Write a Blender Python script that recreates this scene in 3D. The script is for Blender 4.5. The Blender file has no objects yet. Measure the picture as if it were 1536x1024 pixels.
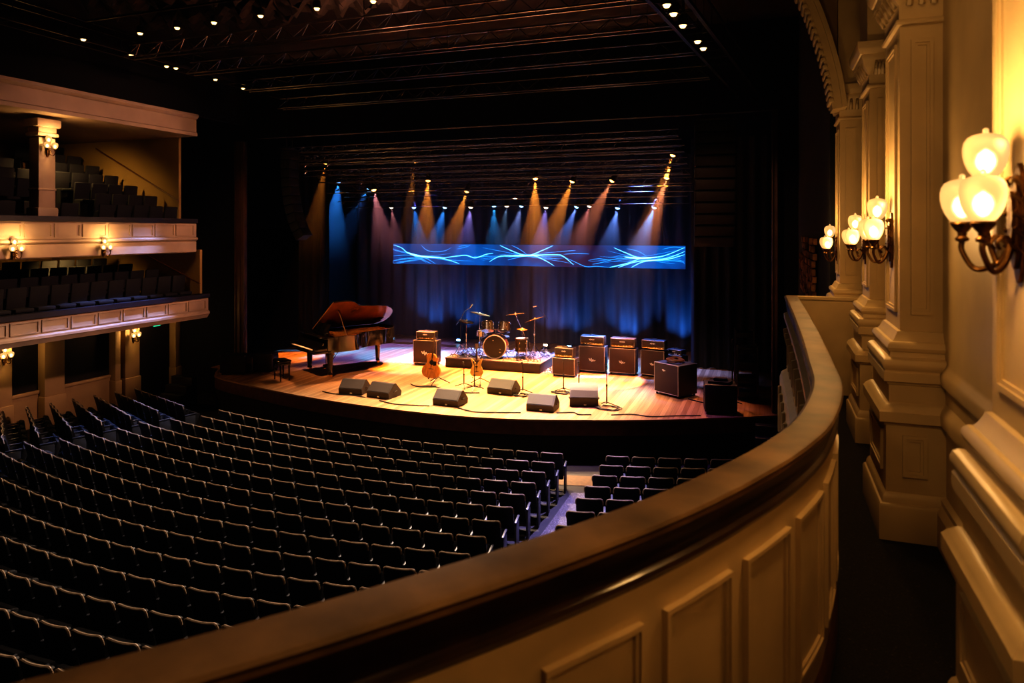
import bpy, bmesh, math, random
from mathutils import Vector, Matrix, Euler
random.seed(7)
C = bpy.context.scene.collection
PI = math.pi
EYE = 5.92            # height of the camera above the stalls floor; the hall is modelled about the eye, then lifted
FL = -5.92; ST = -4.87; BF = -1.87

# ------------------------------------------------------------------ materials
MATS = {}
def mat(name, col, rough=.6, metal=0., noise=None, bump=0., emis=None, estr=0., coat=0., spec=None, stretch=(1, 1, 1)):
    m = bpy.data.materials.new(name); m.use_nodes = True
    nt = m.node_tree; b = nt.nodes['Principled BSDF']
    b.inputs['Base Color'].default_value = (*col, 1); b.inputs['Roughness'].default_value = rough
    b.inputs['Metallic'].default_value = metal
    if spec is not None: b.inputs['Specular IOR Level'].default_value = spec
    if coat: b.inputs['Coat Weight'].default_value = coat; b.inputs['Coat Roughness'].default_value = .1
    if emis: b.inputs['Emission Color'].default_value = (*emis, 1); b.inputs['Emission Strength'].default_value = estr
    sc, amt = noise if noise else (8., .12)
    tc = nt.nodes.new('ShaderNodeTexCoord'); mp = nt.nodes.new('ShaderNodeMapping')
    mp.inputs['Scale'].default_value = stretch
    n = nt.nodes.new('ShaderNodeTexNoise'); n.inputs['Scale'].default_value = sc; n.inputs['Detail'].default_value = 5
    nt.links.new(tc.outputs['Object'], mp.inputs[0]); nt.links.new(mp.outputs[0], n.inputs['Vector'])
    r = nt.nodes.new('ShaderNodeValToRGB')
    r.color_ramp.elements[0].position = .3; r.color_ramp.elements[1].position = .7
    r.color_ramp.elements[0].color = (*[max(0, c*(1-amt)) for c in col], 1)
    r.color_ramp.elements[1].color = (*[min(1, c*(1+amt)) for c in col], 1)
    nt.links.new(n.outputs[0], r.inputs[0]); nt.links.new(r.outputs[0], b.inputs['Base Color'])
    if bump:
        bp = nt.nodes.new('ShaderNodeBump'); bp.inputs['Strength'].default_value = bump; bp.inputs['Distance'].default_value = .02
        nt.links.new(n.outputs[0], bp.inputs['Height']); nt.links.new(bp.outputs[0], b.inputs['Normal'])
    MATS[name] = m; return m

def emat(name, col, s):
    m = bpy.data.materials.new(name); m.use_nodes = True; nt = m.node_tree; nt.nodes.clear()
    e = nt.nodes.new('ShaderNodeEmission'); o = nt.nodes.new('ShaderNodeOutputMaterial')
    e.inputs[0].default_value = (*col, 1); e.inputs[1].default_value = s
    nt.links.new(e.outputs[0], o.inputs[0]); MATS[name] = m; return m

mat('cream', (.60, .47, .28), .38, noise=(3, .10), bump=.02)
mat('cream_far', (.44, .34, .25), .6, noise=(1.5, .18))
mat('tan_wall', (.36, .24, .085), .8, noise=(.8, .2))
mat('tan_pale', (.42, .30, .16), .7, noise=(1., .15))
mat('walnut_lit', (.145, .086, .038), .58, noise=(5, .45), bump=.03)  # handrail top made paler than its side, for light from above
mat('walnut_dark', (.030, .012, .005), .3, noise=(9, .4), coat=.3)
mat('oak_trim', (.13, .06, .022), .45, noise=(12, .3))
mat('navy_rail', (.012, .012, .022), .5)
mat('black', (.008, .008, .009), .7)
mat('black_wall', (.006, .006, .008), .95, noise=(1, .3))
mat('black_satin', (.012, .012, .013), .38)
mat('velvet', (.010, .010, .014), .9, noise=(30, .2))
mat('curtain', (.055, .055, .085), .85, noise=(40, .2), stretch=(1, 1, .02))
mat('seat_shell', (.014, .014, .015), .5, noise=(20, .2))
mat('seat_fabric', (.012, .013, .018), .85, noise=(60, .3))
mat('seat_edge_lit', (.36, .28, .21), .36, noise=(10, .4))  # pale tone stands for light caught along the seat tops
mat('seat_side', (.05, .055, .07), .4)
mat('stage_face', (.13, .055, .040), .5, noise=(4, .3))
mat('stage_dark', (.010, .008, .008), .7)
mat('nosing', (.38, .22, .12), .35)
mat('post', (.12, .07, .045), .5, noise=(3, .3))
mat('steel', (.30, .28, .26), .32, metal=1., noise=(20, .3))
mat('steel_dark', (.055, .047, .042), .38, metal=.8, noise=(6, .5))
mat('chrome', (.75, .73, .72), .14, metal=1.)
mat('brass', (.85, .55, .20), .25, metal=1., noise=(6, .2))
mat('bronze', (.16, .085, .03), .36, metal=.9, noise=(30, .5), bump=.15)
mat('gloss_black', (.008, .008, .009), .10, coat=.6)
mat('lid_inner', (.24, .10, .032), .2, noise=(2, .5), coat=.5)
mat('gold_plate', (.62, .33, .10), .3, metal=.7, noise=(8, .3))
mat('ivory', (.80, .72, .58), .3)
mat('tolex', (.014, .013, .013), .55, noise=(80, .4), bump=.1)
mat('grille', (.036, .026, .024), .85, noise=(120, .4), bump=.1)
mat('piping', (.50, .44, .38), .45)
mat('emblem', (.85, .80, .70), .35)
mat('wedge_skin', (.045, .036, .030), .55, noise=(60, .3), bump=.05)
mat('wedge_grille', (.048, .035, .028), .6, noise=(140, .35), bump=.05)
mat('amber_wood', (.46, .18, .035), .3, noise=(6, .35), coat=.4, stretch=(6, 1, 1))
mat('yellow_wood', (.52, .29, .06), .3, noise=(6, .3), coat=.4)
mat('neck_wood', (.16, .09, .05), .4)
mat('drum_shell', (.20, .075, .03), .22, noise=(14, .6), coat=.6)
mat('drum_head', (.86, .80, .70), .5)
mat('drum_dark', (.012, .010, .010), .35)
mat('rubber', (.012, .012, .012), .7)
mat('carpet', (.010, .008, .007), .95, noise=(90, .6), bump=.3)
mat('purple_carpet', (.055, .045, .045), .6, noise=(60, .6), bump=.2)
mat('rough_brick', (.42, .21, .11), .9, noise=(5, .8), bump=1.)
mat('ceiling_dark', (.022, .015, .013), .9, noise=(1.6, .9), bump=.6)
mat('white_frame', (.5, .4, .3), .5)
emat('lamp_warm', (1., .68, .34), 9.)
emat('bulb', (1., .68, .30), 4.5)
emat('lens_amber', (1., .42, .10), 8.)
emat('lens_blue', (.25, .58, 1.), 6.)
emat('lens_white', (1., .74, .55), 4.)
emat('lens_small', (1., .62, .22), 3.5)
emat('exit_green', (.05, .9, .45), .6)
emat('led_bright', (.20, .66, 1.), 2.6)
emat('led_mid', (.03, .32, .95), 1.4)

# carpet with pale flecks
def flecks(m, scale, thr, col):
    nt = m.node_tree; b = nt.nodes['Principled BSDF']; src = b.inputs['Base Color'].links[0].from_socket
    v = nt.nodes.new('ShaderNodeTexNoise'); v.inputs['Scale'].default_value = scale; v.inputs['Detail'].default_value = 2
    tc = nt.nodes.new('ShaderNodeTexCoord'); nt.links.new(tc.outputs['Object'], v.inputs['Vector'])
    r = nt.nodes.new('ShaderNodeValToRGB'); r.color_ramp.elements[0].position = thr; r.color_ramp.elements[1].position = thr+.06
    nt.links.new(v.outputs[0], r.inputs[0])
    mx = nt.nodes.new('ShaderNodeMix'); mx.data_type = 'RGBA'
    nt.links.new(r.outputs[0], mx.inputs[0]); nt.links.new(src, mx.inputs[6]); mx.inputs[7].default_value = (*col, 1)
    nt.links.new(mx.outputs[2], b.inputs['Base Color'])
flecks(MATS['carpet'], 110, .66, (.10, .075, .05))
flecks(MATS['purple_carpet'], 45, .58, (.30, .27, .30))

# stage planks along Y
def planks():
    m = bpy.data.materials.new('stage_planks'); m.use_nodes = True; nt = m.node_tree; b = nt.nodes['Principled BSDF']; L = nt.links
    tc = nt.nodes.new('ShaderNodeTexCoord'); sp = nt.nodes.new('ShaderNodeSeparateXYZ'); L.new(tc.outputs['Object'], sp.inputs[0])
    def mth(op, a, c):
        n = nt.nodes.new('ShaderNodeMath'); n.operation = op
        for i, x in enumerate((a, c)):
            if isinstance(x, (int, float)): n.inputs[i].default_value = x
            elif x is not None: L.new(x, n.inputs[i])
        return n.outputs[0]
    dv = mth('DIVIDE', sp.outputs[0], .13); fl = mth('FLOOR', dv, None); fr = mth('FRACT', dv, None)
    wn = nt.nodes.new('ShaderNodeTexWhiteNoise'); wn.noise_dimensions = '1D'; L.new(fl, wn.inputs['W'])
    mp = nt.nodes.new('ShaderNodeMapping'); mp.inputs['Scale'].default_value = (22, .9, 1); L.new(tc.outputs['Object'], mp.inputs[0])
    g = nt.nodes.new('ShaderNodeTexNoise'); g.inputs['Scale'].default_value = 1.; g.inputs['Detail'].default_value = 6; L.new(mp.outputs[0], g.inputs['Vector'])
    f = mth('ADD', mth('MULTIPLY', wn.outputs['Value'], .45), mth('MULTIPLY', g.outputs[0], .75))
    r = nt.nodes.new('ShaderNodeValToRGB'); r.color_ramp.elements[0].position = .25; r.color_ramp.elements[1].position = .95
    r.color_ramp.elements[0].color = (.19, .092, .038, 1); r.color_ramp.elements[1].color = (.52, .32, .155, 1)
    L.new(f, r.inputs[0])
    gap = mth('LESS_THAN', fr, .045)
    mx = nt.nodes.new('ShaderNodeMix'); mx.data_type = 'RGBA'; L.new(gap, mx.inputs[0]); L.new(r.outputs[0], mx.inputs[6]); mx.inputs[7].default_value = (.06, .03, .015, 1)
    L.new(mx.outputs[2], b.inputs['Base Color']); b.inputs['Roughness'].default_value = .42
    MATS['stage_planks'] = m
planks()

# frosted globe: rough translucent shell over a hot bulb
def globe_mat():
    m = bpy.data.materials.new('frosted_glass'); m.use_nodes = True; nt = m.node_tree; nt.nodes.clear(); L = nt.links
    o = nt.nodes.new('ShaderNodeOutputMaterial'); rf = nt.nodes.new('ShaderNodeBsdfRefraction'); em = nt.nodes.new('ShaderNodeEmission')
    rf.inputs['Color'].default_value = (1, .93, .80, 1); rf.inputs['Roughness'].default_value = .5; rf.inputs['IOR'].default_value = 1.25
    em.inputs[0].default_value = (1., .60, .24, 1)
    tc = nt.nodes.new('ShaderNodeTexCoord'); n = nt.nodes.new('ShaderNodeTexNoise'); n.inputs['Scale'].default_value = 60
    L.new(tc.outputs['Object'], n.inputs['Vector'])
    mm = nt.nodes.new('ShaderNodeMath'); mm.operation = 'MULTIPLY_ADD'; mm.inputs[1].default_value = .12; mm.inputs[2].default_value = .24
    L.new(n.outputs[0], mm.inputs[0]); L.new(mm.outputs[0], em.inputs[1])
    a = nt.nodes.new('ShaderNodeAddShader'); L.new(rf.outputs[0], a.inputs[0]); L.new(em.outputs[0], a.inputs[1]); L.new(a.outputs[0], o.inputs[0])
    MATS['frosted_glass'] = m
globe_mat()

def led_mat():
    m = bpy.data.materials.new('led_field'); m.use_nodes = True; nt = m.node_tree; nt.nodes.clear(); L = nt.links
    o = nt.nodes.new('ShaderNodeOutputMaterial'); em = nt.nodes.new('ShaderNodeEmission')
    tc = nt.nodes.new('ShaderNodeTexCoord'); n = nt.nodes.new('ShaderNodeTexNoise'); n.inputs['Scale'].default_value = .33; n.inputs['Detail'].default_value = 6
    n.inputs['Distortion'].default_value = .8
    L.new(tc.outputs['Object'], n.inputs['Vector'])
    r = nt.nodes.new('ShaderNodeValToRGB'); e = r.color_ramp.elements
    e[0].position = .38; e[0].color = (.045, .022, .075, 1); e[1].position = .62; e[1].color = (.008, .12, .48, 1)
    x = e.new(.5); x.color = (.010, .055, .24, 1)
    L.new(n.outputs[0], r.inputs[0]); L.new(r.outputs[0], em.inputs[0]); em.inputs[1].default_value = .8; L.new(em.outputs[0], o.inputs[0])
    MATS['led_field'] = m
led_mat()

# ------------------------------------------------------------------ mesh builder
class MB:
    def __init__(s): s.v = []; s.f = []; s.m = []; s.cur = 0; s.T = Matrix()
    def add(s, vs, fs, T=None):
        b = len(s.v); M = s.T @ T if T is not None else s.T
        s.v += [tuple(M @ Vector(p)) for p in vs]; s.f += [tuple(b+i for i in f) for f in fs]; s.m += [s.cur]*len(fs)
        return s
    def box(s, c, d, T=None, bev=0.):
        bm = bmesh.new(); bmesh.ops.create_cube(bm, size=1)
        for v in bm.verts: v.co = Vector((v.co.x*d[0]+c[0], v.co.y*d[1]+c[1], v.co.z*d[2]+c[2]))
        if bev: bmesh.ops.bevel(bm, geom=bm.edges[:], offset=bev, segments=2, profile=.5, affect='EDGES')
        bm.verts.index_update()
        s.add([v.co.copy() for v in bm.verts], [[v.index for v in f.verts] for f in bm.faces], T); bm.free(); return s
    def tube(s, pts, r, n=8, T=None, cap=True):
        pts = [Vector(p) for p in pts]; k = len(pts); rs = r if isinstance(r, (list, tuple)) else [r]*k
        vs = []; fs = []; up = None
        for i, p in enumerate(pts):
            t = (pts[min(i+1, k-1)]-pts[max(i-1, 0)])
            if t.length < 1e-9: t = Vector((0, 0, 1))
            t.normalize()
            if up is None: up = t.orthogonal().normalized()
            up = (up - t*up.dot(t)); up = up.normalized() if up.length > 1e-6 else t.orthogonal().normalized()
            w = t.cross(up)
            for j in range(n):
                a = 2*PI*j/n; vs.append(p + (up*math.cos(a)+w*math.sin(a))*rs[i])
        for i in range(k-1):
            for j in range(n): fs.append((i*n+j, i*n+(j+1) % n, (i+1)*n+(j+1) % n, (i+1)*n+j))
        if cap: fs += [tuple(range(n-1, -1, -1)), tuple((k-1)*n+j for j in range(n))]
        return s.add(vs, fs, T)
    def lathe(s, prof, n=20, T=None):
        vs = []; fs = []
        for r, z in prof:
            for j in range(n):
                a = 2*PI*j/n; vs.append((r*math.cos(a), r*math.sin(a), z))
        for i in range(len(prof)-1):
            for j in range(n): fs.append((i*n+j, i*n+(j+1) % n, (i+1)*n+(j+1) % n, (i+1)*n+j))
        if prof[0][0] > 1e-4: fs.append(tuple(range(n-1, -1, -1)))
        if prof[-1][0] > 1e-4: fs.append(tuple((len(prof)-1)*n+j for j in range(n)))
        return s.add(vs, fs, T)
    def prism(s, poly, z0, z1, T=None):
        n = len(poly); vs = [(x, y, z0) for x, y in poly]+[(x, y, z1) for x, y in poly]
        fs = [tuple(range(n-1, -1, -1)), tuple(range(n, 2*n))]+[(i, (i+1) % n, n+(i+1) % n, n+i) for i in range(n)]
        return s.add(vs, fs, T)
    def sweep(s, prof, path, closed_prof=True, cap=True, T=None):
        """prof: (offset to the left of the path, z); path: plan points, mitred."""
        P = [Vector(p) for p in path]; k = len(P); n = len(prof); vs = []; fs = []
        for i in range(k):
            a = (P[i]-P[i-1]).normalized() if i > 0 else None
            b = (P[i+1]-P[i]).normalized() if i < k-1 else None
            a = a or b; b = b or a
            na = Vector((-a.y, a.x)); nb = Vector((-b.y, b.x)); m = (na+nb)
            m = m/max(.3, (1+na.dot(nb)))
            for o, z in prof: vs.append((P[i].x+m.x*o, P[i].y+m.y*o, z))
        for i in range(k-1):
            for j in range(n if closed_prof else n-1):
                fs.append((i*n+j, i*n+(j+1) % n, (i+1)*n+(j+1) % n, (i+1)*n+j))
        if cap and closed_prof: fs += [tuple(range(n-1, -1, -1)), tuple((k-1)*n+j for j in range(n))]
        return s.add(vs, fs, T)
    def build(s, name, mats, parent=None, loc=(0, 0, 0), rot=(0, 0, 0), ang=32):
        me = bpy.data.meshes.new(name); me.from_pydata(s.v, [], s.f)
        mats = mats if isinstance(mats, (list, tuple)) else [mats]
        for m in mats: me.materials.append(MATS[m])
        for p, i in zip(me.polygons, s.m): p.material_index = i; p.use_smooth = True
        bm = bmesh.new(); bm.from_mesh(me); bmesh.ops.recalc_face_normals(bm, faces=bm.faces); bm.to_mesh(me); bm.free()
        me.set_sharp_from_angle(angle=math.radians(ang)); me.update()
        o = bpy.data.objects.new(name, me); C.objects.link(o)
        o.parent = parent; o.location = loc; o.rotation_euler = rot
        return o

def tag(o, label, cat, group=None, kind=None):
    o['label'] = label; o['category'] = cat
    if group: o['group'] = group
    if kind: o['kind'] = kind
    return o
def thing(name, label, cat, loc=(0, 0, 0), rz=0., group=None, rot=None):
    o = bpy.data.objects.new(name, None); C.objects.link(o); o.empty_display_size = .1
    o.location = loc; o.rotation_euler = rot if rot else (0, 0, rz)
    return tag(o, label, cat, group)
def struct(name, mb, m, label=None, cat=None):
    o = mb.build(name, m); o['kind'] = 'structure'
    if label: o['label'] = label; o['category'] = cat
    return o
def dup(root, loc=None, rz=None, label=None, group=None, rot=None):
    r = root.copy(); C.objects.link(r)
    if loc is not None: r.location = loc
    if rz is not None: r.rotation_euler = (0, 0, rz)
    if rot is not None: r.rotation_euler = rot
    if label: r['label'] = label
    if group: r['group'] = group
    for ch in list(root.children):
        c = ch.copy(); C.objects.link(c); c.parent = r
        for g in list(ch.children):
            d = g.copy(); C.objects.link(d); d.parent = c
    return r
def T_(loc=(0, 0, 0), rot=(0, 0, 0)): return Matrix.Translation(loc) @ Euler(rot).to_matrix().to_4x4()
def aim(loc, target):
    return (Vector(target)-Vector(loc)).to_track_quat('-Z', 'Y').to_euler()
def light(kind, loc, col, power, target=None, angle=40, blend=.5, size=.05, vol=1., name='lamp_light'):
    l = bpy.data.lights.new(name, kind); l.color = col; l.energy = power*8
    if kind == 'SPOT': l.spot_size = math.radians(angle); l.spot_blend = blend; l.shadow_soft_size = size
    elif kind == 'POINT': l.shadow_soft_size = size
    elif kind == 'AREA': l.size = size
    o = bpy.data.objects.new(name, l); C.objects.link(o); o.location = loc
    o.visible_volume_scatter = vol > 0
    if target is not None: o.rotation_euler = aim(loc, target)
    return o
def catmull(pts, sub=8):
    P = [Vector(p) for p in pts]; out = []
    for i in range(len(P)-1):
        p0 = P[max(i-1, 0)]; p1 = P[i]; p2 = P[i+1]; p3 = P[min(i+2, len(P)-1)]
        for k in range(sub):
            t = k/sub
            out.append(.5*((2*p1)+(p2-p0)*t+(2*p0-5*p1+4*p2-p3)*t*t+(3*p1-p0-3*p2+p3)*t**3))
    out.append(P[-1]); return out
ORD = ('first second third fourth fifth sixth seventh eighth ninth tenth eleventh twelfth thirteenth fourteenth fifteenth sixteenth seventeenth '
       'eighteenth nineteenth twentieth').split()
ORD += ['twenty-'+x for x in ORD[:9]] + ['thirtieth'] + ['thirty-'+x for x in ORD[:9]]

# projection used only to decide which seats the hall's rail hides
PSI = math.radians(20.23); FPX = 1050.
def proj(x, y, z):
    s, c = math.sin(PSI), math.cos(PSI); t = -x*s+y*c; r = x*c+y*s
    return (768+FPX*r/t, 344-FPX*z/t, t) if t > .1 else (-9999, -9999, t)

# ------------------------------------------------------------------ shell of the hall
struct('floor', MB().box((-11, 11.5, FL-.1), (28, 37, .2)), 'stage_dark')
struct('ceiling', MB().box((-11, 11.5, 5.75), (28, 37, .2)), 'ceiling_dark')
struct('wall_back', MB().box((-11, -6.1, 0), (28, .2, 12.2)), 'black_wall')
struct('wall_stage_rear', MB().box((-9, 29.4, 0), (24, .2, 12.2)), 'black_wall')
struct('wall_proscenium_left', MB().box((-21.2, 20.12, 0), (6.9, .24, 12.2)), 'black_wall')
struct('wall_proscenium_right', MB().box((1.65, 20.12, 0), (2.9, .24, 12.2)), 'black_wall')
struct('wall_proscenium_header', MB().box((-8.8, 20.12, 4.5), (18, .24, 2.6)), 'black_wall')
struct('wall_left', MB().box((-24.2, 8, 0), (.2, 28, 12.2)), 'tan_wall')
struct('wall_right_rear', MB().box((2.6, 8, 0), (.2, 28, 12.2)), 'black_wall')
# floor under the balcony we stand on
pts2 = [(.225, 8.7), (.255, 7.), (.27, 5.6), (.27, 4.45), (.26, 3.75), (.17, 3.1), (.05, 2.68), (-.1, 2.32), (-.27, 1.98),
        (-.46, 1.67), (-.64, 1.41), (-.9, 1.07), (-1.2, .72), (-1.62, .25), (-2.3, -.5), (-3.4, -1.7)]
PATH = [Vector((p.x, p.y)) for p in catmull([(x, y, 0) for x, y in pts2], 8)]
SARC = [0.]
for i in range(1, len(PATH)): SARC.append(SARC[-1]+(PATH[i]-PATH[i-1]).length)
def on_path(s):
    for i in range(1, len(PATH)):
        if SARC[i] >= s or i == len(PATH)-1:
            t = (s-SARC[i-1])/(SARC[i]-SARC[i-1]); p = PATH[i-1].lerp(PATH[i], t)
            a = (PATH[min(i+1, len(PATH)-1)]-PATH[i-1]); b = (PATH[i]-PATH[max(i-2, 0)])
            d = b.normalized().lerp(a.normalized(), t).normalized(); return p, Vector((-d.y, d.x))
def wp(s, off, z): p, n = on_path(s); return (p.x+n.x*off, p.y+n.y*off, z)
poly = [(p.x, p.y) for p in PATH]+[(-3.4, -5.9), (2.4, -5.9), (2.4, 8.7)]
struct('floor_balcony', MB().prism(poly, BF-.25, BF), 'carpet')

# ------------------------------------------------------------------ curved balcony parapet
par = thing('balcony_parapet', 'curved cream panelled balcony front with a polished dark wood handrail', 'balcony front', (0, 0, 0))
w = .066
railprof = [(-w, -.80), (-w-.006, -.785), (-w, -.768), (-w+.012, -.76), (w-.012, -.76), (w+.004, -.764), (w+.010, -.773), (w+.004, -.782),
            (w-.004, -.787), (w-.002, -.80), (w-.006, -.825), (w-.016, -.85), (w-.026, -.872), (w-.027, -.885), (w-.015, -.893), (w-.012, -.905),
            (w-.020, -.917), (w-.03, -.93), (-w+.02, -.93), (-w+.01, -.82)]
hr = MB().sweep(railprof[:10]+[(-w+.006, -.792)], PATH).build('handrail', 'walnut_lit', par)
MB().sweep(railprof[9:], PATH).build('rail_moulding', 'walnut_dark', hr)
MB().sweep([(.034, -.925), (.034, BF), (-.034, BF), (-.034, -.925)], PATH).build('panel_wall', 'cream', par)
MB().sweep([(.050, BF), (.050, BF+.10), (.044, BF+.12), (.036, BF+.145), (.034, BF+.145), (.034, BF)], PATH).build('baseboard', 'oak_trim', par)
MB().sweep([(-.034, -.95), (-.075, -.97), (-.075, -1.02), (-.05, -1.06), (-.034, -1.06)], PATH[:48]).build('outer_cornice', 'cream', par)
MB().sweep([(-.034, -1.6), (-.10, -1.64), (-.12, -1.70), (-.12, -2.25), (0.03, -2.25), (.03, -1.88), (-.034, -1.88)], PATH[:60]).build('outer_fascia', 'cream', par)
def strip(mb, s0, s1, z0, z1, d0, d1, n):
    vs = []; fs = []
    for i in range(n+1):
        s_ = s0+(s1-s0)*i/n
        vs += [wp(s_, d0, z0), wp(s_, d1, z0), wp(s_, d1, z1), wp(s_, d0, z1)]
    for i in range(n):
        a = i*4; b = a+4
        for k in range(4): fs.append((a+k, a+(k+1) % 4, b+(k+1) % 4, b+k))
    fs += [(0, 1, 2, 3), (n*4+3, n*4+2, n*4+1, n*4)]
    mb.add(vs, fs)
def frame(mb, s0, s1, z0, z1, sgn=1., n=6):
    for (wd, d, ins) in ((.014, .020, 0.), (.012, .011, .014)):
        a0, a1, b0, b1 = s0+ins, s1-ins, z0+ins, z1-ins; D0, D1 = sgn*.033, sgn*(.034+d)
        strip(mb, a0, a1, b0, b0+wd, D0, D1, n); strip(mb, a0, a1, b1-wd, b1, D0, D1, n)
        strip(mb, a0, a0+wd, b0+wd, b1-wd, D0, D1, 1); strip(mb, a1-wd, a1, b0+wd, b1-wd, D0, D1, 1)
s_ = .25
while s_ < SARC[-1]-.7:
    m = MB(); frame(m, s_, s_+.33, BF+.27, -1.02); m.build('wall_panel', 'cream', par); s_ += .42
s_ = .2
while s_ < 6.2:
    m = MB(); frame(m, s_, s_+.30, -1.55, -1.10, -1.); m.build('outer_panel', 'cream', par)
    b = MB(); p, n = on_path(s_+.345); rz = math.atan2(n.y, n.x)
    b.prism([(-.034, -1.06), (-.10, -1.08), (-.095, -1.16), (-.06, -1.3), (-.05, -1.58), (-.034, -1.6)], -.02, .02,
            Matrix.Translation((p.x, p.y, 0)) @ Euler((0, 0, rz)).to_matrix().to_4x4() @ Euler((PI/2, 0, 0)).to_matrix().to_4x4())
    b.build('bracket', 'cream', par)
    b = MB(); b.box((-.13, 0, -1.95), (.05, .05, .5), Matrix.Translation((p.x, p.y, 0)) @ Euler((0, 0, rz)).to_matrix().to_4x4(), .01); b.build('fascia_block', 'cream', par)
    m = MB(); strip(m, s_+.03, s_+.27, -2.12, -2.10, -.118, -.130, 4); strip(m, s_+.03, s_+.27, -1.78, -1.76, -.118, -.130, 4); m.build('fascia_moulding', 'cream', par); s_ += .39
# return wall that closes the balcony at its stage end
struct('wall_balcony_end', MB().box((.72, 8.74, (BF-.80)/2), (.86, .09, -.80-BF)).box((.72, 8.74, -.785), (.88, .14, .03)), 'cream')

# ------------------------------------------------------------------ right wall with piers
XW = .98
wprof = [(0, BF), (.055, BF), (.055, BF+.2), (.03, BF+.24), (.03, BF+.27), (.0, BF+.28), (0, -1.17), (.035, -1.16), (.04, -1.10), (.03, -1.075), (.012, -1.055), (0, -1.04),
         (0, -.93), (.03, -.925), (.035, -.865), (.025, -.845), (.01, -.82), (0, -.80), (0, 5.6), (-.2, 5.6), (-.2, BF)]
struct('wall_right', MB().sweep(wprof, [(XW, -5.9), (XW, 8.75)]), 'cream')
PPROF = {
 'base': [(.13, BF), (.13, BF+.20), (.122, BF+.215), (.112, BF+.22), (.108, BF+.245), (.10, BF+.265), (.088, BF+.28), (.088, BF+.30)],
 'pedestal': [(.088, BF+.30), (.088, -1.185), (.10, -1.18), (.104, -1.165), (.128, -1.16), (.128, -1.10), (.120, -1.092), (.114, -1.08), (.095, -1.065), (.086, -1.055), (.07, -1.05),
              (.07, -.945), (.078, -.94), (.082, -.925), (.10, -.92), (.10, -.865), (.092, -.858)],
 'column_base': [(.092, -.858), (.092, -.852), (.104, -.835), (.106, -.812), (.098, -.79), (.082, -.778), (.066, -.775), (.062, -.755), (.062, -.745), (.07, -.74), (.078, -.72), (.074, -.70), (.06, -.685), (.046, -.682),
                 (.034, -.665), (.022, -.64), (.016, -.625), (0, -.62)],
 'shaft': [(0, -.62), (0, 1.25)],
 'capital': [(0, 1.25), (.02, 1.255), (.026, 1.27), (.02, 1.285), (.006, 1.29), (.006, 1.37), (.014, 1.385), (.03, 1.41), (.05, 1.45), (.062, 1.50), (.07, 1.515), (.07, 1.54), (.082, 1.545), (.10, 1.58), (.106, 1.60), (.106, 1.65), (.06, 1.655), (0.02, 1.66)],
 'upper_shaft': [(.02, 1.66), (.02, 5.5)],
}
def pier(name, xf, y0, y1, label):
    t = thing(name, label, 'pier', (xf, (y0+y1)/2, BF), 0, 'piers along the right wall')
    L = (-xf, -(y0+y1)/2, -BF)
    path = [(XW-.0, y1), (xf, y1), (xf, y0), (XW-.0, y0)]   # hall face to the left of travel... offset goes outward
    path = path[::-1]
    sub = {}
    for k, pr in PPROF.items():
        sub[k] = MB().sweep(pr, path, closed_prof=False).build(k, 'cream', t, L)
    def fr(axis, a0, a1, z0, z1, base, parent):
        m = MB()
        for wd, d, ins in ((.020, .016, 0.), (.016, .009, .02)):
            A0, A1, B0, B1 = a0+ins, a1-ins, z0+ins, z1-ins
            for (p0, p1, q0, q1) in ((A0, A1, B0, B0+wd), (A0, A1, B1-wd, B1), (A0, A0+wd, B0+wd, B1-wd), (A1-wd, A1, B0+wd, B1-wd)):
                if axis == 'x': m.box((base-d/2+.001, (p0+p1)/2, (q0+q1)/2), (d+.002, p1-p0, q1-q0))
                else: m.box(((p0+p1)/2, base-d/2+.001, (q0+q1)/2), (p1-p0, d+.002, q1-q0))
        m.build('panel_moulding', 'cream', parent, (0, 0, 0))
    fr('x', y0+.09, y1-.09, -.52, 1.16, xf, sub['shaft']); fr('y', xf+.06, XW-.05, -.52, 1.16, y0, sub['shaft'])
    fr('x', y0+.02, y1-.02, BF+.38, -1.24, xf-.088, sub['pedestal']); fr('y', xf+.0, XW-.10, BF+.38, -1.24, y0-.088, sub['pedestal'])
    # leaf carving on the capital
    m = MB()
    def leaf(px, py, nx, ny):
        for k in range(3):
            h = .05+.012*(k % 2)
            m.tube([(px, py, 1.375), (px+nx*.022, py+ny*.022, 1.42), (px+nx*.055, py+ny*.055, 1.375+h+.045), (px+nx*.075, py+ny*.075, 1.375+h+.02)], [.022, .02, .014, .006], 6)
    for i in range(5): leaf(xf-.01, y0+.05+(y1-y0-.1)*i/4, -1, 0)
    for i in range(3): leaf(xf+.05+(XW-xf-.1)*i/2, y0-.01, 0, -1)
    m.build('carving', 'cream', sub['capital'], (0, 0, 0))
    return t
PIERS = [(.71, 2.25, 2.80, 'nearest cream pier, its stepped pedestal cut by the photo edge'), (.75, 4.87, 5.42, 'cream panelled pier standing just past the bulge of the handrail'),
         (.83, 6.93, 7.44, 'cream pier with a leafy capital below the ceiling, third along the aisle'), (.755, 8.86, 9.36, 'slim farthest cream pier beside the dark stage opening')]
for i, (xf, y0, y1, lb) in enumerate(PIERS): pier('wall_pier', xf, y0, y1, lb)

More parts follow.
